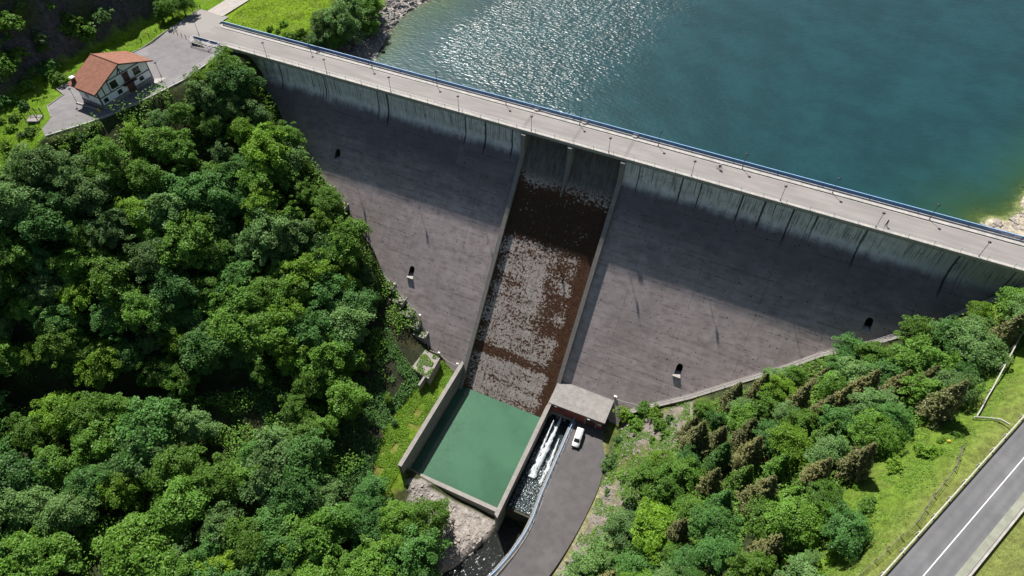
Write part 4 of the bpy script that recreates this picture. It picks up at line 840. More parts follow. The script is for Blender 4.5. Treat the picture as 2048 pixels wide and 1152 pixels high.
# track leading off beyond the plaza
tp = spline([(-162.5, 13.5, 0), (-161.5, 25, .3), (-159.5, 48, .8), (-157, 90, 2)], 6); o = strip(tp, -3.3, 2.9, .03).build('road', M['path']); o['kind'] = 'structure'
o = strip(tp, 2.9, 3.25, .10).build('kerb', M['kerb']); o['kind'] = 'structure'
# small timber shelter platform left of the plaza
pt = onz(75, 245, -2.6); sh_ = empty('timber_frame', (pt[0], pt[1], tz(pt[0], pt[1])), rad(25), 'small timber frame of thin posts over a stone slab left of plaza', 'frame')
MB().box(-1.6, 1.6, -1.4, 1.4, 0, .35).build('slab', M['cap'], sh_)
for a, b_ in ((-1.5,-1.3),(1.5,-1.3),(-1.5,1.3),(1.5,1.3),(0,1.3)): MB().box(a-.07, a+.07, b_-.07, b_+.07, .3, 2.6).build('post', M['timber'], sh_)
for b_ in (-1.3, 1.3): MB().bar((-1.6,b_,1.9), (1.6,b_,1.9), .1, .12).build('beam', M['timber'], sh_)

# ------------------------------------------------------------------ concrete plinths stepping down the left abutment
def block(u, v, zt, sx, sy, label, dz=8, rz=0):
    P = onface(u, v); yf = yface(zt)
    o = MB().box(-sx, 0, -sy, 1.2, -dz, 0).build('concrete_block', M['cap'], bevel=.06); o.location = (P[0], yf, zt); o.rotation_euler = (0, 0, rz)
    g_ = MB(); r2 = np.random.default_rng(int(u))
    for i in range(90):
        a, b_, h = -sx+.2+r2.random()*(sx-.4), -sy+.2+r2.random()*(sy-.3), .1+.35*r2.random(); t = r2.random()*3.1; dx, dy = .22*math.cos(t), .22*math.sin(t)
        g_.add([(a-dx,b_-dy,.02),(a+dx,b_+dy,.02),(a+dx+r2.normal()*.1,b_+dy+r2.normal()*.1,h),(a-dx,b_-dy,h)], [(0,1,2,3)])
    w_ = g_.build('weed_cover', LEAF['yellow'], o); w_['kind'] = 'stuff'
    tag(o, label, 'concrete block', 'plinths stepping down the left abutment'); return o
for k, (u, v, zt, sx, sy) in enumerate([(672,366,-26.2,3.5,2.5),(700,398,-29.0,3.2,2.5),(793,566,-43.2,3.0,2.6),(815,592,-45.6,4.2,2.8),(832,616,-47.6,3.6,3.0),(845,640,-49.8,3.6,2.8),(858,664,-51.6,4.2,2.6)]):
    block(u, v, zt, sx, sy, f'weedy concrete plinth at the left foot of the dam, {ordw[k]} from the top')
c4 = [onz(u, v, -53.6) for u, v in ((822,736),(857,758),(880,716),(850,700))]
o = MB().prism([(p[0], p[1]) for p in c4], -59, -53.6).build('planter', M['cap'], bevel=.06); tag(o, 'large grassy concrete planter box above the lawn beside the pool', 'planter')
_p = [(p[0], p[1]) for p in c4]; _x = np.array([a for a, b_ in _p]); _y = np.array([b_ for a, b_ in _p]); _X = _x.min()+rng.random(2500)*np.ptp(_x); _Y = _y.min()+rng.random(2500)*np.ptp(_y); _k = inpoly(_X, _Y, _p) & (vnoise(_X, _Y, 1.4, 15) > .38); PLANTER = (o, _X[_k], _Y[_k])
tag(MB().bar(tuple(onz(838,775,-54.6)), tuple(onz(850,757,-54.6)), .6, 2.2).build('low_wall', M['cap']), 'short concrete wall stub below the grassy planter box', 'wall')
# right abutment stair with handrails along the foot of the face
rc = [onface(u, v) for u, v in ((1237,826),(1300,809),(1380,790),(1460,765),(1560,735),(1640,706),(1740,684),(1870,645),(1960,606),(2048,572))]
m = MB(); q = resample([(p[0], p[1]-1.0, p[2]+.25) for p in rc], 1.2)
for a, b_ in zip(q[:-1], q[1:]): m.bar(a, b_, 1.15, .5)
sta = m.build('abutment_stair', M['kerb']); sta.data.materials[0] = M['cap']; tag(sta, 'narrow pale concrete stair climbing the right foot of the dam', 'stairs')
for off in (-.5, .5): MB().tube([p+Vector((0, off, .95)) for p in q], .05, 5).build('handrail', M['steel'], sta)
for k, p in enumerate(q[::3]): MB().box(p.x-.04, p.x+.04, p.y-.54, p.y-.46, p.z, p.z+.95).build('post', M['steel'], sta)
cb = [onface(u, v) for u, v in ((700,478),(735,520),(790,572),(842,632),(860,700),(880,708),(897,722),(916,732))]
tag(MB().tube([Vector(p)+Vector((0,-.4,.5)) for p in cb], .06, 5).build('cable', M['steel']), 'pale cable running down the left foot of the dam', 'cable')
tag(MB().tube([Vector(onface(u, v))+Vector((0,-.35,.3)) for u, v in ((1233,797),(1250,803),(1266,806),(1282,813))], .06, 5).build('cable', M['steel']), 'short pale cable at the roof corner of the outlet house', 'cable')
fl0 = None
for k, (u, v) in enumerate(((842,631),(880,706),(917,728))):
    P = onface(u, v); f_ = empty('floodlight', (P[0], P[1]-.5, P[2]), 0, f'small white floodlight at the left foot of the dam, {ordw[k]} from the top', 'floodlight', 'floodlights at the left dam foot')
    MB().box(-.06, .06, -.06, .06, -.4, .5).build('post', M['steel'], f_); MB().box(-.32, .32, -.2, .2, .5, .95).build('housing', M['white'], f_, bevel=.04)

# ------------------------------------------------------------------ valley road on the right
rl_ = spline(road_line, 10)
o = strip(rl_, 0, 7.3, -.30).build('road', M['road']); o['kind'] = 'structure'
rdz = lambda z: z
o.location.z = .30
def ribbon(a, b_, m, dz, name):
    o = strip(rl_, a, b_, dz).build(name, m); o['kind'] = 'structure'
ribbon(3.32, 3.47, M['mark'], .006, 'road_marking'); ribbon(6.15, 7.2, M['verge'], .007, 'road_shoulder')
m = MB(); q = resample(offset_line(rl_, 7.45), 2.)
for a, b_ in zip(q[:-1], q[1:]): m.bar(a+Vector((0,0,.08)), b_+Vector((0,0,.08)), .28, .34)
o = m.build('kerb', M['kerb']); o['kind'] = 'structure'
def guard(line, off, h, name, label, post_gap=4., base=None):
    L0 = offset_line(line, off); root = empty(name, L0[0], 0, label, 'guard rail'); o_ = L0[0]; Q = [p-o_ for p in L0]; m = MB()
    for a, b_ in zip(Q[:-1], Q[1:]): m.bar(a+Vector((0,0,h)), b_+Vector((0,0,h)), .16, .34)
    m.build('beam', M['rail'], root); acc = 99
    for a, b_ in zip(Q[:-1], Q[1:]):
        acc += (b_-a).length
        if acc >= post_gap: MB().box(a.x-.26, a.x-.1, a.y-.08, a.y+.08, a.z-.8, a.z+h+.08).build('post', M['rail'], root); acc = 0
    return root
guard([p for p in resample(rl_, 2.) if p.y < 5], -.35, .62, 'guard_rail', 'long pale steel guard rail on the left edge of the valley road')
fl_ = resample([tuple(onz(u, v, -1.2)) for u, v in ((2060,645),(2048,665),(2005,745),(1958,828))], 1.5); fl_ = [Vector((p.x, p.y, max(tz(p.x, p.y), -3))) for p in fl_]
guard(fl_, 0, .75, 'guard_rail', 'pale steel guard rail above the trees near the dam end', 6.)
fl2 = resample([tuple(onz(u, v, -.8)) for u, v in ((1958,828),(2005,862))], 1.5); guard([Vector((p.x, p.y, tz(p.x, p.y))) for p in fl2], 0, .7, 'guard_rail', 'short steel rail linking the upper guard rail to the road', 3.)
wf = resample([tuple(onz(u, v, -2.2)) for u, v in ((1912,905),(1890,955),(1850,1005),(1815,1060),(1770,1100),(1735,1135),(1700,1165))], 1.6); wf = [Vector((p.x, p.y, tz(p.x, p.y))) for p in wf]
wr = empty('wire_fence', wf[0], 0, 'old wire fence with wooden posts on the grass below the road', 'fence')
for zz in (.35, .7, 1.05): MB().tube([p-wf[0]+Vector((0,0,zz)) for p in wf], .03, 4).build('wire', M['fence'], wr)
for p in wf[::2]: q_ = p-wf[0]; MB().tube([q_+Vector((0,0,-.2)), q_+Vector((random.gauss(0,.08), random.gauss(0,.08), 1.25))], .09, 5).build('post', M['fence'], wr)
yp_ = onz(1887, 893, -4); yz = tz(yp_[0], yp_[1]); tag(MB().lathe([(.25, 0), (.3, .25), (.22, .5), (.05, .62)], (0,0,0), 10).build('yellow_drum', M['yel']), 'small yellow drum lying on the sunlit grass below the road', 'drum').location = (yp_[0], yp_[1], yz)

# ------------------------------------------------------------------ people
def skin_body(name, joints, edges, m, parent=None):
    me = bpy.data.meshes.new(name); me.from_pydata([j[:3] for j in joints], edges, []); o = bpy.data.objects.new(name, me); col.objects.link(o)
    md = o.modifiers.new('skin', 'SKIN'); o.modifiers.new('sub', 'SUBSURF').levels = 1; o.modifiers['sub'].render_levels = 1
    for v, j in zip(me.skin_vertices[0].data, joints): v.radius = (j[3]*1.28, j[3]*1.28)
    me.skin_vertices[0].data[0].use_root = True; me.materials.append(m)
    if parent: o.parent = parent
    return o
def person(loc, rz, label, joints, edges, cm, parts):
    me_o = skin_body('person', joints, edges, cm); me_o.location = loc; me_o.rotation_euler = (0, 0, rz); tag(me_o, label, 'person')
    for nm, mb, mt in parts: mb.build(nm, mt, me_o, smooth=True)
    return me_o
def ball(c, r, sz=1.15): return MB().lathe([(r*math.sin(a)+.001, -r*sz*math.cos(a)) for a in np.linspace(.05, math.pi-.05, 9)], c, 12)
# walker: y is forward, stride in y
J = [(0,0,.95,.15),(0,.01,1.15,.15),(0,.02,1.38,.17),(0,.03,1.5,.07),(0,.05,1.62,.095),(0,.05,1.70,.085),(-.19,.02,1.42,.065),(-.25,-.04,1.15,.065),(-.25,.04,.9,.05),(.19,.02,1.42,.065),(.25,.05,1.15,.065),(.25,.14,.92,.05),(-.1,.02,.88,.10),(-.11,.14,.5,.085),(-.11,.14,.08,.065),(-.11,.27,.04,.05),(.1,0,.88,.11),(.11,-.02,.5,.085),(.11,-.18,.10,.065),(.11,-.08,.03,.05)]
Ed = [(0,1),(1,2),(2,3),(3,4),(4,5),(2,6),(6,7),(7,8),(2,9),(9,10),(10,11),(0,12),(12,13),(13,14),(14,15),(0,16),(16,17),(17,18),(18,19)]
wl = onz(1771.5, 451.5, .02); hp = [('face', ball((0,.075,1.63), .075), M['skin']), ('hair', ball((0,.03,1.69), .10, .9), M['hair']), ('hand', ball((-.25,.06,.86), .045, 1.6), M['skin']), ('hand', ball((.25,.16,.88), .045, 1.6), M['skin'])]
person((wl[0], wl[1], .01), rad(75), 'person in dark clothes walking along the dam road near the right lamp', J, Ed, M['cloth'], hp)
# cyclist
cy = onz(1438, 338.5, 0); crz = rad(-92)
bk = empty('bicycle', (cy[0], cy[1], .01), crz, 'dark road bicycle ridden along the middle of the dam road', 'bicycle')
def ring(c, R_, r):
    m = MB(); n, k = 24, 6
    for i in range(n):
        a = 2*math.pi*i/n
        for j in range(k): b_ = 2*math.pi*j/k; q_ = R_+r*math.cos(b_); m.v.append((c[0]+r*math.sin(b_), c[1]+q_*math.cos(a), c[2]+q_*math.sin(a)))
    m.f = [(i*k+j, i*k+(j+1) % k, ((i+1) % n)*k+(j+1) % k, ((i+1) % n)*k+j) for i in range(n) for j in range(k)]; return m
for yy in (-.52, .52):
    wh = ring((0,yy,.34), .32, .022).build('wheel', M['black'], bk); sp_ = MB(); [sp_.bar((0,yy,.34), (0,yy+.31*math.cos(a),.34+.31*math.sin(a)), .008, .008) for a in np.arange(0, 6.28, .5)]; sp_.build('spokes', M['steel'], wh)
m = MB()
for a, b_ in (((0,-.52,.34),(0,-.08,.3)), ((0,-.08,.3),(0,.40,.82)), ((0,-.2,.86),(0,.4,.86)), ((0,-.08,.3),(0,-.22,.92)), ((0,-.52,.34),(0,-.2,.82)), ((0,.52,.34),(0,.4,.92))): m.tube([a, b_], .022, 6)
m.build('frame', M['rust'], bk); MB().tube([(-.22,.5,.9),(-.2,.44,.98),(.2,.44,.98),(.22,.5,.9)], .016, 6).build('handlebar', M['black'], bk); MB().box(-.06, .06, -.36, -.1, .93, .98).build('saddle', M['black'], bk, bevel=.02)
Jc = [(0,-.2,1.02,.14),(0,-.1,1.2,.14),(0,.08,1.38,.16),(0,.16,1.46,.07),(0,.22,1.55,.09),(0,.23,1.62,.085),(-.19,.1,1.36,.06),(-.24,.26,1.15,.048),(-.2,.42,1.0,.038),(.19,.1,1.36,.06),(.24,.26,1.15,.048),(.2,.42,1.0,.038),(-.1,-.16,.96,.09),(-.11,.18,.78,.07),(-.11,-.02,.36,.05),(-.11,.1,.3,.04),(.1,-.16,.96,.09),(.11,.12,.62,.07),(.11,-.1,.2,.05),(.11,.02,.14,.04)]
person((cy[0], cy[1], .01), crz, 'person in pale helmet riding the bicycle along the dam road', Jc, Ed, M['cloth'], [('face', ball((0,.26,1.55), .075), M['skin']), ('helmet', ball((0,.2,1.63), .13, .8), M['white']), ('jersey', MB().lathe([(.15,0),(.185,.12),(.20,.28),(.12,.36)], (0,-.02,1.12), 12), M['shirt']), ('hand', ball((-.2,.46,.99), .045), M['skin']), ('hand', ball((.2,.46,.99), .045), M['skin'])])

# ------------------------------------------------------------------ trees
def leafmesh(name, C_, Nn, S, tone, m):
    n = len(C_); Nn = Nn/np.linalg.norm(Nn, axis=1)[:,None]; a = np.cross(Nn, rng.normal(size=(n, 3))); a /= np.linalg.norm(a, axis=1)[:,None]; b_ = np.cross(Nn, a)
    a = a*S[:,None]; b_ = b_*S[:,None]*.62; bend = Nn*S[:,None]*.18
    v = np.stack([C_-a, C_-b_+bend, C_+a, C_+b_+bend], 1).reshape(-1, 3)
    me = bpy.data.meshes.new(name); me.vertices.add(4*n); me.vertices.foreach_set('co', v.ravel()); me.loops.add(4*n); me.loops.foreach_set('vertex_index', np.arange(4*n)); me.polygons.add(n); me.polygons.foreach_set('loop_start', np.arange(n)*4); me.update(); me.validate()
    at = me.attributes.new('leaf_tone', 'FLOAT', 'POINT'); at.data.foreach_set('value', np.repeat(tone, 4)); me.materials.append(m); return me
def crown_broad(R, H, zb, nl, nleaf, size, rs):
    """sprays of leaves on boughs: flat tilted fans through a lumpy, gappy envelope"""
    r2 = np.random.default_rng(rs); Cs, Ns, Ts = [], [], []; ns = nl*9; ph = r2.random(6)*6.28; cx = r2.normal(size=2)*R*.12
    for i in range(ns):
        th = i*2.39996+r2.normal()*.25; q = (i+.5)/ns; cz = 1-1.55*q; cz += .12*r2.normal(); cz = max(-.6, min(1, cz)); sn = math.sqrt(max(.02, 1-cz*cz))
        env = 1+.20*math.sin(2*th+ph[0])+.16*math.sin(3*th+ph[1]+2*cz)+.14*math.sin(5*th+ph[2]+4*cz)+.12*math.sin(7*cz+ph[3])
        rr = env*(.42+.58*r2.random()**.55); x0, y0, z0 = cx[0]+R*rr*sn*math.cos(th), cx[1]+R*rr*sn*math.sin(th), zb+H*.48+H*.5*rr*cz
        sr = R*(.13+.13*r2.random()); k = max(8, int(nleaf/ns*(.5+r2.random()))); up = np.array([sn*math.cos(th)*.45, sn*math.sin(th)*.45, .9])+r2.normal(size=3)*.18; up /= np.linalg.norm(up)
        a = np.cross(up, [math.sin(th), -math.cos(th), .1]); a /= np.linalg.norm(a); b_ = np.cross(up, a); rad_ = sr*np.sqrt(r2.random(k)); an = r2.random(k)*6.283; st_ = 1.35
        p = np.array([x0, y0, z0])+a*(rad_*np.cos(an)*st_)[:,None]+b_*(rad_*np.sin(an))[:,None]+up*((r2.normal(size=k)*.16-.35*(rad_/sr)**2)*sr)[:,None]
        Cs.append(p); Ns.append(up*.9+r2.normal(size=(k, 3))*.38); Ts.append(np.clip(.5+.26*r2.normal()+.2*r2.normal(size=k), 0, 1))
    C_ = np.vstack(Cs); return C_, np.vstack(Ns), size*(.65+.6*r2.random(len(C_))), np.concatenate(Ts)
def crown_conifer(R, H, zb, nleaf, size, rs):
    r2 = np.random.default_rng(rs); Cs, Ns = [], []; nb = 110
    for i in range(nb):
        t = (i/nb)**.9; z = zb+H*t; L_ = R*(1-t)**.85*(.75+.5*r2.random())+.2; a = i*2.4+r2.normal()*.3; k = int(nleaf/nb*(1.5-1.1*t)); s = np.sqrt(r2.random(k))
        x_ = math.cos(a)*L_*s; y_ = math.sin(a)*L_*s; sd = r2.normal(size=(k, 2))*.34*L_*(1.1-s)[:,None]
        Cs.append(np.c_[x_+sd[:,0], y_+sd[:,1], z-.28*L_*s**1.6+r2.normal(size=k)*.25]); Ns.append(np.c_[math.cos(a)*.3+r2.normal(size=k)*.4, math.sin(a)*.3+r2.normal(size=k)*.4, .8+r2.normal(size=k)*.4])
    C_ = np.vstack(Cs); return C_, np.vstack(Ns), size*(.6+.7*r2.random(len(C_))), np.clip(.5+.3*r2.normal(size=len(C_)), 0, 1)
def trunk_mesh(h, r, R, zb, H, rs, limbs=5):
    r2 = np.random.default_rng(rs+100); m = MB(); top = zb+H*.55; p = [(0,0,-.8),(r2.normal()*.08,r2.normal()*.08,zb*.6),(r2.normal()*.2,r2.normal()*.2,top)]; m.tube(p, [r*1.35, r, r*.35], 7)
    for i in range(limbs):
        a = i*2.4+r2.random(); z0 = zb*.75+(top-zb*.75)*i/limbs*.8; e = R*(.55+.2*r2.random()); m.tube([(0,0,z0), (math.cos(a)*e*.5, math.sin(a)*e*.5, z0+H*.16), (math.cos(a)*e, math.sin(a)*e, z0+H*.26)], [r*.5, r*.3, r*.1], 5)
    return m
PROTO = []
def proto(kind, R, H, zb, i, nleaf, size):
    if kind == 'broad': d = crown_broad(R, H, zb, int(13+3*(i % 3)), nleaf, size, 500+i)
    elif kind == 'bush': d = crown_broad(R, H, zb, 8, nleaf, size, 700+i)
    else: d = crown_conifer(R, H, zb, nleaf, size, 900+i)
    cm = leafmesh('crown', *d, LEAF['mid']); tm = trunk_mesh(zb+H, .12+.022*(zb+H), R, zb, H, i).build('trunk', M['bark']); me = tm.data; bpy.data.objects.remove(tm)
    return dict(kind=kind, R=R, H=H, zb=zb, crown=cm, trunk=me)
BROAD = [proto('broad', R, H, zb, i, n, s) for i, (R, H, zb, n, s) in enumerate([(5.0,9.0,2.2,14500,.195),(5.6,9.4,2.4,11500,.25),(4.4,8.8,2.0,11000,.20),(6.2,9.6,2.6,12500,.27),(4.0,7.6,1.8,10500,.18),(5.2,10.2,2.4,11500,.24),(3.6,8.4,1.6,8400,.195)])]
CONIF = [proto('conifer', R, H, zb, i, n, s) for i, (R, H, zb, n, s) in enumerate([(3.3,12,1.4,7400,.21),(2.8,11,1.2,6000,.20),(3.7,13,1.6,8600,.22)])]
BUSH = [proto('bush', R, H, zb, i, n, s) for i, (R, H, zb, n, s) in enumerate([(1.5,1.9,.1,900,.20),(2.1,2.4,.2,1500,.22),(1.1,1.5,.05,600,.18)])]
trees = []
def plant(p, x_, y_, z_, leaf, s, zone, name, rz=None, sz=1.):
    r = bpy.data.objects.new(name, None); col.objects.link(r); r.location = (x_, y_, z_); r.rotation_euler = (0, 0, rng.random()*6.28); r.scale = (s, s, s*sz); r.empty_display_size = .3
    c = bpy.data.objects.new('crown', p['crown']); col.objects.link(c); c.parent = r; c.material_slots[0].link = 'OBJECT'; c.material_slots[0].material = LEAF[leaf]
    if p['kind'] != 'bush': t = bpy.data.objects.new('trunk', p['trunk']); col.objects.link(t); t.parent = r
    u, v = proj(np.array([x_, y_, z_+(p['zb']+p['H']*.55)*s])); trees.append(dict(o=r, u=float(u), v=float(v), leaf=leaf, zone=zone, kind=p['kind'], R=p['R']*s)); return r
def sample_zone(poly, bounds, spacing, pick, zone, hmid=7., limit=400, jit=1.):
    """Poisson-disc planting on the hillside"""
    r2 = np.random.default_rng(hash(zone) % 1000 if False else sum(map(ord, zone))); n = 9000; X = bounds[0]+r2.random(n)*(bounds[1]-bounds[0]); Y = bounds[2]+r2.random(n)*(bounds[3]-bounds[2]); Z = terrain(X, Y, True)
    u, v = proj(np.c_[X, Y, Z+hmid]); ok = inpoly(u, v, poly); X, Y, Z, u, v = X[ok], Y[ok], Z[ok], u[ok], v[ok]; got = []
    for i in range(len(X)):
        if all((X[i]-a)**2+(Y[i]-b_)**2 > spacing**2 for a, b_ in got):
            got.append((X[i], Y[i])); pick(X[i], Y[i], Z[i]-.3, u[i], v[i], r2)
            if len(got) >= limit: break
    return got
def choose(r2, table):
    k = r2.random()*sum(w_ for _, w_ in table); 
    for a, w_ in table:
        k -= w_
        if k <= 0: return a
    return table[-1][0]
def pickA(x_, y_, z_, u, v, r2):
    if u > 735 and v > 555: return
    plant(BROAD[r2.integers(len(BROAD))], x_, y_, z_, choose(r2, [('mid',6),('dark',2),('pale',1.8),('yellow',.8)]), .74+.36*r2.random(), 'left hillside wood', 'broadleaf_tree')
def pickB(x_, y_, z_, u, v, r2): plant(BROAD[r2.integers(len(BROAD))], x_, y_, z_, choose(r2, [('mid',5),('dark',3.5),('pale',1.4),('yellow',.6)]), .9+.45*r2.random(), 'lower left grove', 'broadleaf_tree')
def pickC(x_, y_, z_, u, v, r2):
    lf = choose(r2, [('mid',5),('dark',3.5),('pale',1.2)]); plant(BROAD[r2.integers(len(BROAD))], x_, y_, z_, lf, .85+.4*r2.random(), 'streamside grove', 'broadleaf_tree')
def pickD(x_, y_, z_, u, v, r2):
    con = r2.random() < (.50 if 1380 < u < 1900 and v > 720 else .18)
    if con: plant(CONIF[r2.integers(3)], x_, y_, z_, choose(r2, [('olive',6),('mid',1.5),('dark',1)]), .7+.3*r2.random(), 'right hillside wood', 'conifer_tree')
    else: plant(BROAD[r2.integers(len(BROAD))], x_, y_, z_, choose(r2, [('dark',3.6),('mid',4),('pale',3),('yellow',1)]), (.56+.36*r2.random())*(.78 if v < np.interp(u, [1400,1645,1880,2080], [870,765,708,632]) else 1.), 'right hillside wood', 'broadleaf_tree')
ZA = [(445,118),(498,158),(545,240),(590,310),(630,370),(685,440),(730,520),(742,580),(722,630),(690,675),(640,715),(560,740),(480,740),(300,735),(0,745),(-60,745),(-60,330),(60,310),(130,296),(185,276),(240,252),(300,215),(340,180)]
ZB = [(-60,830),(90,812),(200,800),(300,815),(390,800),(435,825),(430,880),(350,930),(250,960),(150,1010),(120,1060),(90,1200),(-60,1200)]
ZC = [(545,835),(590,835),(630,890),(660,950),(720,950),(745,985),(825,985),(862,1030),(868,1095),(880,1200),(240,1200),(275,1090),(340,1030),(430,960),(480,880)]
ZD = [(1385,825),(1450,790),(1540,760),(1640,715),(1700,700),(1740,705),(1800,688),(1880,655),(1960,615),(2080,580),(2080,640),(1990,705),(1950,760),(1905,800),(1860,835),(1810,860),(1760,890),(1700,945),(1665,1000),(1640,1070),(1630,1200),(1130,1200),(1200,1110),(1270,1040),(1310,960),(1360,860)]
sample_zone(ZA, (-190,-55,-125,5), 5.05, pickA, 'left hillside wood', 7.)
ZE = [(600,745),(680,690),(712,668),(712,715),(690,790),(650,850),(600,815),(560,790)]
sample_zone(ZE, (-110,-60,-90,-30), 5.4, pickA, 'slope left of the pool', 7.)
sample_zone(ZB, (-175,-85,-150,-70), 6.8, pickB, 'lower left grove', 8.5)
sample_zone(ZC, (-115,-30,-135,-55), 5.9, pickC, 'streamside grove', 8.)
sample_zone(ZD, (-15,62,-120,2), 3.95, pickD, 'right hillside wood', 5.)
def at_px(u, v, h, guess): 
    z_ = guess
    for _ in range(25):
        P = onz(u, v, z_+h); z2 = tz(P[0], P[1]); z_ = z_*.5+z2*.5
    return P[0], P[1], z_
def single(u, v, p, leaf, s, guess, zone, name='broadleaf_tree', hf=.55):
    h = (p['zb']+p['H']*hf)*s; x_, y_, z_ = at_px(u, v, h, guess); plant(p, x_, y_, z_-.2, leaf, s, zone, name)
for u, v, p, sc__ in ((452,128,0,.75),(425,142,4,.8),(486,152,6,.8),(398,158,2,.75),(468,170,3,.7)): single(u, v, BROAD[p], ('mid','dark','yellow')[u % 3], sc__, -6, 'left hillside wood')
single(1705, 1062, BROAD[4], 'dark', .85, -6, 'grass below the valley road')
for u, v, p, lf, s in ((655,42,0,'pale',.85),(690,26,3,'pale',1.0),(728,14,2,'mid',.95),(636,72,4,'pale',.75),(738,48,4,'mid',.7),(672,74,6,'mid',.75),(702,60,2,'pale',.75),(715,-10,5,'mid',.9),(752,10,6,'mid',.6)): single(u, v, BROAD[p], lf, s, -1, 'lakeside clump left of the water')
for u, v, p, lf, s in ((335,8,4,'mid',.8),(318,22,6,'dark',.6),(362,4,2,'mid',.6)): single(u, v, BROAD[p], lf, s, 0, 'verge above the plaza')
for u, v, p, lf, s in ((560,1085,0,'lime',.95),(425,1140,2,'lime',.9),(600,1110,4,'yellow',.8)): single(u, v, BROAD[p], lf, s, -55, 'bright trees in the streamside grove')
for u, v, p, lf, s in ((775,795,6,'yellow',.32),(788,843,6,'pale',.22)): single(u, v, BROAD[p], lf, s, -52, 'grass beside the pool wall', 'small_tree')
# shrubs: cliff, lake shore, rocky bank, verges
def shrub(u, v, lf, s, guess, zone): single(u, v, BUSH[rng.integers(3)], lf, s, guess, zone, 'shrub', .4)
for u, v in ((110,30),(140,45),(95,115),(105,150),(180,85),(190,95),(75,160),(60,180),(20,150),(15,175),(30,205),(50,215),(8,130),(165,75),(120,165),(5,100),(35,110),(100,10),(250,15),(140,90),(85,85),(25,60),(60,40),(10,20),(215,55),(50,135),(5,215)):
    P = ray(u, v); t = 120
    while t < 420:
        Q = CAM+P*t
        if Q[0] > -260 and Q[2] < tz(Q[0], Q[1]): break
        t += 1.5
    plant(BUSH[rng.integers(3)], Q[0], Q[1], tz(Q[0], Q[1])-.3, ('dark','mid','pale','mid')[rng.integers(4)], .9+.9*rng.random(), 'shaded rock cutting', 'shrub')
for u, v in ((555,60),(575,68),(590,72),(610,80),(565,48),(602,62),(625,88),(540,55)): shrub(u, v, ('mid','pale','yellow')[rng.integers(3)], .7+.5*rng.random(), 0, 'lake shore beside the railing')
for u, v in ((1255,828),(1290,815),(1310,825),(1275,850),(1240,950),(1215,985),(1250,960),(1305,880),(1330,870),(1310,910),(1290,940),(1260,1000),(1225,1040),(1195,1080),(1320,850),(1340,840),(1238,880),(1222,925),(1300,985),(1270,1020),(1240,1060),(1210,1110),(1180,1130),(1150,1140),(1255,1075)): shrub(u, v, ('yellow','pale','mid','dark')[rng.integers(4)], .55+.6*rng.random(), -50, 'rocky bank above the yard')
for u, v in ((770,570),(650,345),(690,385),(712,405)): shrub(u, v, ('yellow','mid')[rng.integers(2)], .5+.25*rng.random(), -48, 'left dam foot')
for u, v in ((1885,880),(1905,850),(1860,905),(1920,870),(1840,895),(1790,930),(1665,1120),(1640,1140),(1690,1100),(1735,1010),(1715,975),(1960,780),(1985,735),(2030,690)): shrub(u, v, ('yellow','mid')[rng.integers(2)], .45+.3*rng.random(), -5, 'grass below the valley road')
for u, v in ((20,255),(40,270),(10,290),(60,262),(130,295),(165,272),(25,235),(0,240)): shrub(u, v, ('yellow','mid','pale')[rng.integers(3)], .7+.4*rng.random(), -4, 'verge left of the plaza')
_o, _X, _Y = PLANTER; _n = len(_X); _w = bpy.data.objects.new('weed_cover', leafmesh('weed_cover', np.c_[_X, _Y, -53.55+.4*rng.random(_n)], np.c_[rng.normal(size=(_n, 2))*.5, np.ones(_n)], .14*(.6+.8*rng.random(_n)), rng.random(_n), LEAF['yellow'])); col.objects.link(_w); _w.parent = _o; _w['kind'] = 'stuff'
# labels from what each tree looks like and where it stands
COL = {'mid':'mid green', 'dark':'dark green', 'yellow':'yellow green', 'pale':'pale green', 'olive':'olive brown', 'lime':'lime green'}
NOUN = {'broad':'leafy tree', 'conifer':'feathery conifer', 'bush':'shrub'}
def ordinal(n):
    if n <= 12: return ordw[n-1]
    return f'{n}{"th" if 10 < n % 100 < 20 else {1:"st",2:"nd",3:"rd"}.get(n % 10, "th")}'
PLACE = {'left hillside wood':'below the house', 'lower left grove':'left of the dark gully', 'streamside grove':'between gully and pool', 'right hillside wood':'right of the yard', 'rocky bank above the yard':'on the rocky bank above the yard', 'shaded rock cutting':'on the shaded rock cutting', 'grass below the valley road':'on the grass below the valley road', 'lakeside clump left of the water':'in the lakeside clump', 'verge above the plaza':'on the verge above the plaza', 'bright trees in the streamside grove':'among the streamside trees', 'grass beside the pool wall':'on the grass beside the pool wall', 'lake shore beside the railing':'on the shore beside the blue railing', 'left dam foot':'at the left foot of the dam', 'verge left of the plaza':'on the verge left of the plaza'}
for zone in PLACE:
    zt = [t for t in trees if t['zone'] == zone]
    for lf in COL:
        for kd in NOUN:
            tt = sorted([t for t in zt if t['leaf'] == lf and t['kind'] == kd], key=lambda t: t['v']); n = len(tt)
            nrow = max(1, round(math.sqrt(n/2.2))) if n > 5 else 1; per = math.ceil(n/nrow) if n else 1
            for r in range(nrow):
                row = sorted(tt[r*per:(r+1)*per], key=lambda t: t['u'])
                for i, t in enumerate(row):
                    where = '' if n == 1 else (f', {ordinal(i+1)} from left' if nrow == 1 else f', {ordinal(r+1)} row down, {ordinal(i+1)} from left')
                    lab = f'{COL[lf]} {NOUN[kd]} {PLACE[zone]}{where}'
                    tag(t['o'], lab, 'shrub' if kd == 'bush' else 'tree', {'bush':'shrubs', 'broad':'broadleaf trees', 'conifer':'conifers'}[kd]+' '+PLACE[zone])
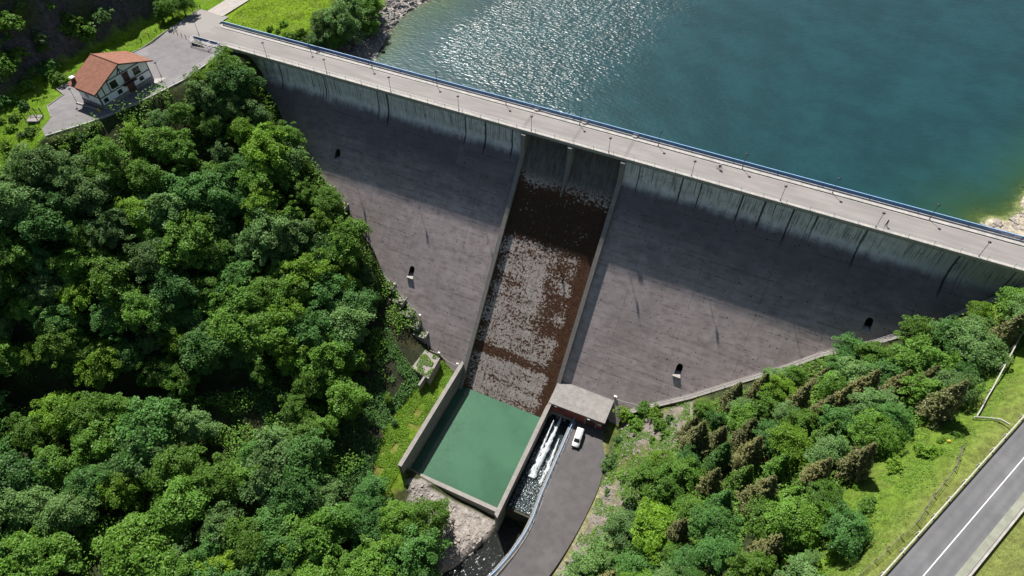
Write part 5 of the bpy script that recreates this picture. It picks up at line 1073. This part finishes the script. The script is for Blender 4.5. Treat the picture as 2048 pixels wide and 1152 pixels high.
# undergrowth filling the forest floor, weeds and grass tufts: one scattered mass each
def scatter(name, label, cat, polys, bounds, n, size, m, hspread, seed, cond=None, hm=1., img=True):
    r2 = np.random.default_rng(seed); X = bounds[0]+r2.random(n)*(bounds[1]-bounds[0]); Y = bounds[2]+r2.random(n)*(bounds[3]-bounds[2]); Z = terrain(X, Y); ok = np.zeros(n, bool)
    u, v = proj(np.c_[X, Y, Z+hm])
    for p in polys: ok |= inpoly(u, v, p) if img else inpoly(X, Y, p)
    if cond is not None: ok &= cond(X, Y, Z, r2)
    X, Y, Z = X[ok], Y[ok], Z[ok]; k = len(X); C_ = np.c_[X, Y, Z+r2.random(k)**1.5*hspread]; Nn = np.c_[r2.normal(size=(k, 2))*.5, np.ones(k)]
    me = leafmesh(name, C_, Nn, size*(.6+.8*r2.random(k)), r2.random(k), m); o = bpy.data.objects.new(name, me); col.objects.link(o); tag(o, label, cat, kind='stuff'); return o
notrk = lambda X, Y, Z, r2: (vnoise(X, Y, 3.5, 77) > .35) & (polydist(X, Y, [(-152,-101,0),(-128,-88,0),(-110,-77,0),(-97,-69,0)])[0] > 3.2) & ~inpoly(X, Y, plaza_poly)
grow = lambda P, k=1.: P
scatter('undergrowth', 'dark leafy undergrowth beneath the left hillside trees', 'undergrowth', [[(430,130),(520,160),(640,340),(780,570),(840,640),(830,760),(760,900),(640,1000),(300,1152),(0,1152),(0,320)]], (-195,-54,-135,3), 240000, .26, LEAF['mid'], 3.6, 61, lambda X, Y, Z, r2: notrk(X, Y, Z, r2) & ~((X > -71) & (Y > -72) & (Y < -36)) & ~((X > -93) & (Y > -74) & (vnoise(X, Y, 4, 70) > .55)))
scatter('undergrowth', 'green undergrowth beneath the right hillside trees', 'undergrowth', [ZD], (-8,62,-110,0), 120000, .24, LEAF['mid'], 2.6, 62, lambda X, Y, Z, r2: vnoise(X, Y, 3, 78) > .3)
scatter('undergrowth', 'dark green undergrowth on the shaded slope left of the pool lawn', 'undergrowth', [[(-95,-30),(-62,-33),(-60,-50),(-58,-80),(-80,-84),(-98,-70)]], (-99,-56,-86,-29), 60000, .21, LEAF['dark'], 1.1, 67, lambda X, Y, Z, r2: (vnoise(X, Y, 2.4, 71) > .3) & ~inpoly(X, Y, LAWN) & (Z < -30) & (X < -57.5) & (polydist(X, Y, left_c)[0] > 8), 0, False)
scatter('weeds', 'patchy green weeds on the rocky bank above the yard', 'weeds', [[(1235,815),(1380,790),(1380,860),(1330,950),(1270,1040),(1150,1152),(1080,1152),(1180,1040),(1212,930),(1205,880)]], (-18,12,-100,-28), 80000, .16, LEAF['mid'], .5, 63, lambda X, Y, Z, r2: (vnoise(X, Y, 2.6, 79) > .48) & (X > -9.0+.0*X) , .2)
scatter('grass', 'sunlit grass tufts on the lawn left of the pool wall', 'grass', [LAWN], (-74,-56,-76,-36), 60000, .13, LEAF['yellow'], .35, 64, lambda X, Y, Z, r2: vnoise(X, Y, 2, 80) > .25, 0, False)
scatter('grass', 'bright grass tufts on the verge around the plaza', 'grass', [[(-178,-62),(-165,-62),(-163,-50),(-172,-42),(-176.5,-34),(-171,-9),(-170,15),(-173.5,15),(-176,-15),(-179,-40)], [(-157,12),(-128,11),(-124,30),(-130,60),(-152,60),(-157,30)]], (-182,-122,-64,62), 90000, .14, LEAF['lime'], .3, 65, None, 0, False)
scatter('grass', 'grass tufts on the slope below the valley road', 'grass', [[(18,-98),(33,-77),(50,-41),(62,-14),(58,-10),(48,-22),(38,-38),(26,-55),(22,-75),(12,-95)]], (10,64,-100,-8), 70000, .13, LEAF['mid'], .35, 66, lambda X, Y, Z, r2: vnoise(X, Y, 2.2, 81) > .4, 0, False)
# loose stones
def stones(name, label, poly, bounds, n, lo, hi, m, seed):
    r2 = np.random.default_rng(seed); X = bounds[0]+r2.random(n)*(bounds[1]-bounds[0]); Y = bounds[2]+r2.random(n)*(bounds[3]-bounds[2]); ok = inpoly(X, Y, poly); X, Y = X[ok], Y[ok]; Z = terrain(X, Y); mb = MB()
    base = [(-1,-1,-.6),(1,-1,-.6),(1,1,-.6),(-1,1,-.6),(-.7,-.8,.6),(.8,-.6,.7),(.6,.7,.5),(-.8,.6,.6)]
    for a, b_, c in zip(X, Y, Z):
        s = (lo+(hi-lo)*r2.random()**3)*np.array([1, .7+.5*r2.random(), .6]); t = r2.random()*6.28; ct, st_ = math.cos(t), math.sin(t); vs = []
        for p in base:
            q = np.array(p)*s*(1+.25*r2.normal(size=3)); vs.append((a+q[0]*ct-q[1]*st_, b_+q[0]*st_+q[1]*ct, c+q[2]))
        mb.add(vs, [(3,2,1,0),(4,5,6,7),(0,1,5,4),(1,2,6,5),(2,3,7,6),(3,0,4,7)])
    o = mb.build(name, m); tag(o, label, 'stones', kind='stuff')
stones('stones', 'loose grey stones on the bank above the yard', [(-8.6,-34),(4,-30),(6,-45),(3,-60),(-1,-76),(-9,-90),(-10.6,-78),(-8.6,-62),(-7.9,-54),(-9,-46)], (-14,8,-95,-30), 2600, .10, .5, M['rock'], 91)
stones('stones', 'pale washed boulders on the outwash below the pool sill', [(-53,-70),(-30,-70.5),(-31,-78),(-37,-90),(-43,-84),(-50,-76)], (-54,-28,-92,-69), 1100, .10, .55, M['prock'], 92)
stones('stones', 'grey boulders along the left lake shore', [(-109,12),(-121,12),(-123,30),(-124,62),(-112,64),(-113,50),(-116,42),(-112,26)], (-125,-108,12,66), 2200, .15, .9, M['rock'], 93)
stones('stones', 'pale stones along the right lake shore', [(50,18),(62,14),(66,26),(66,40),(60,40),(58,26)], (48,70,12,44), 700, .15, .8, M['prock'], 94)
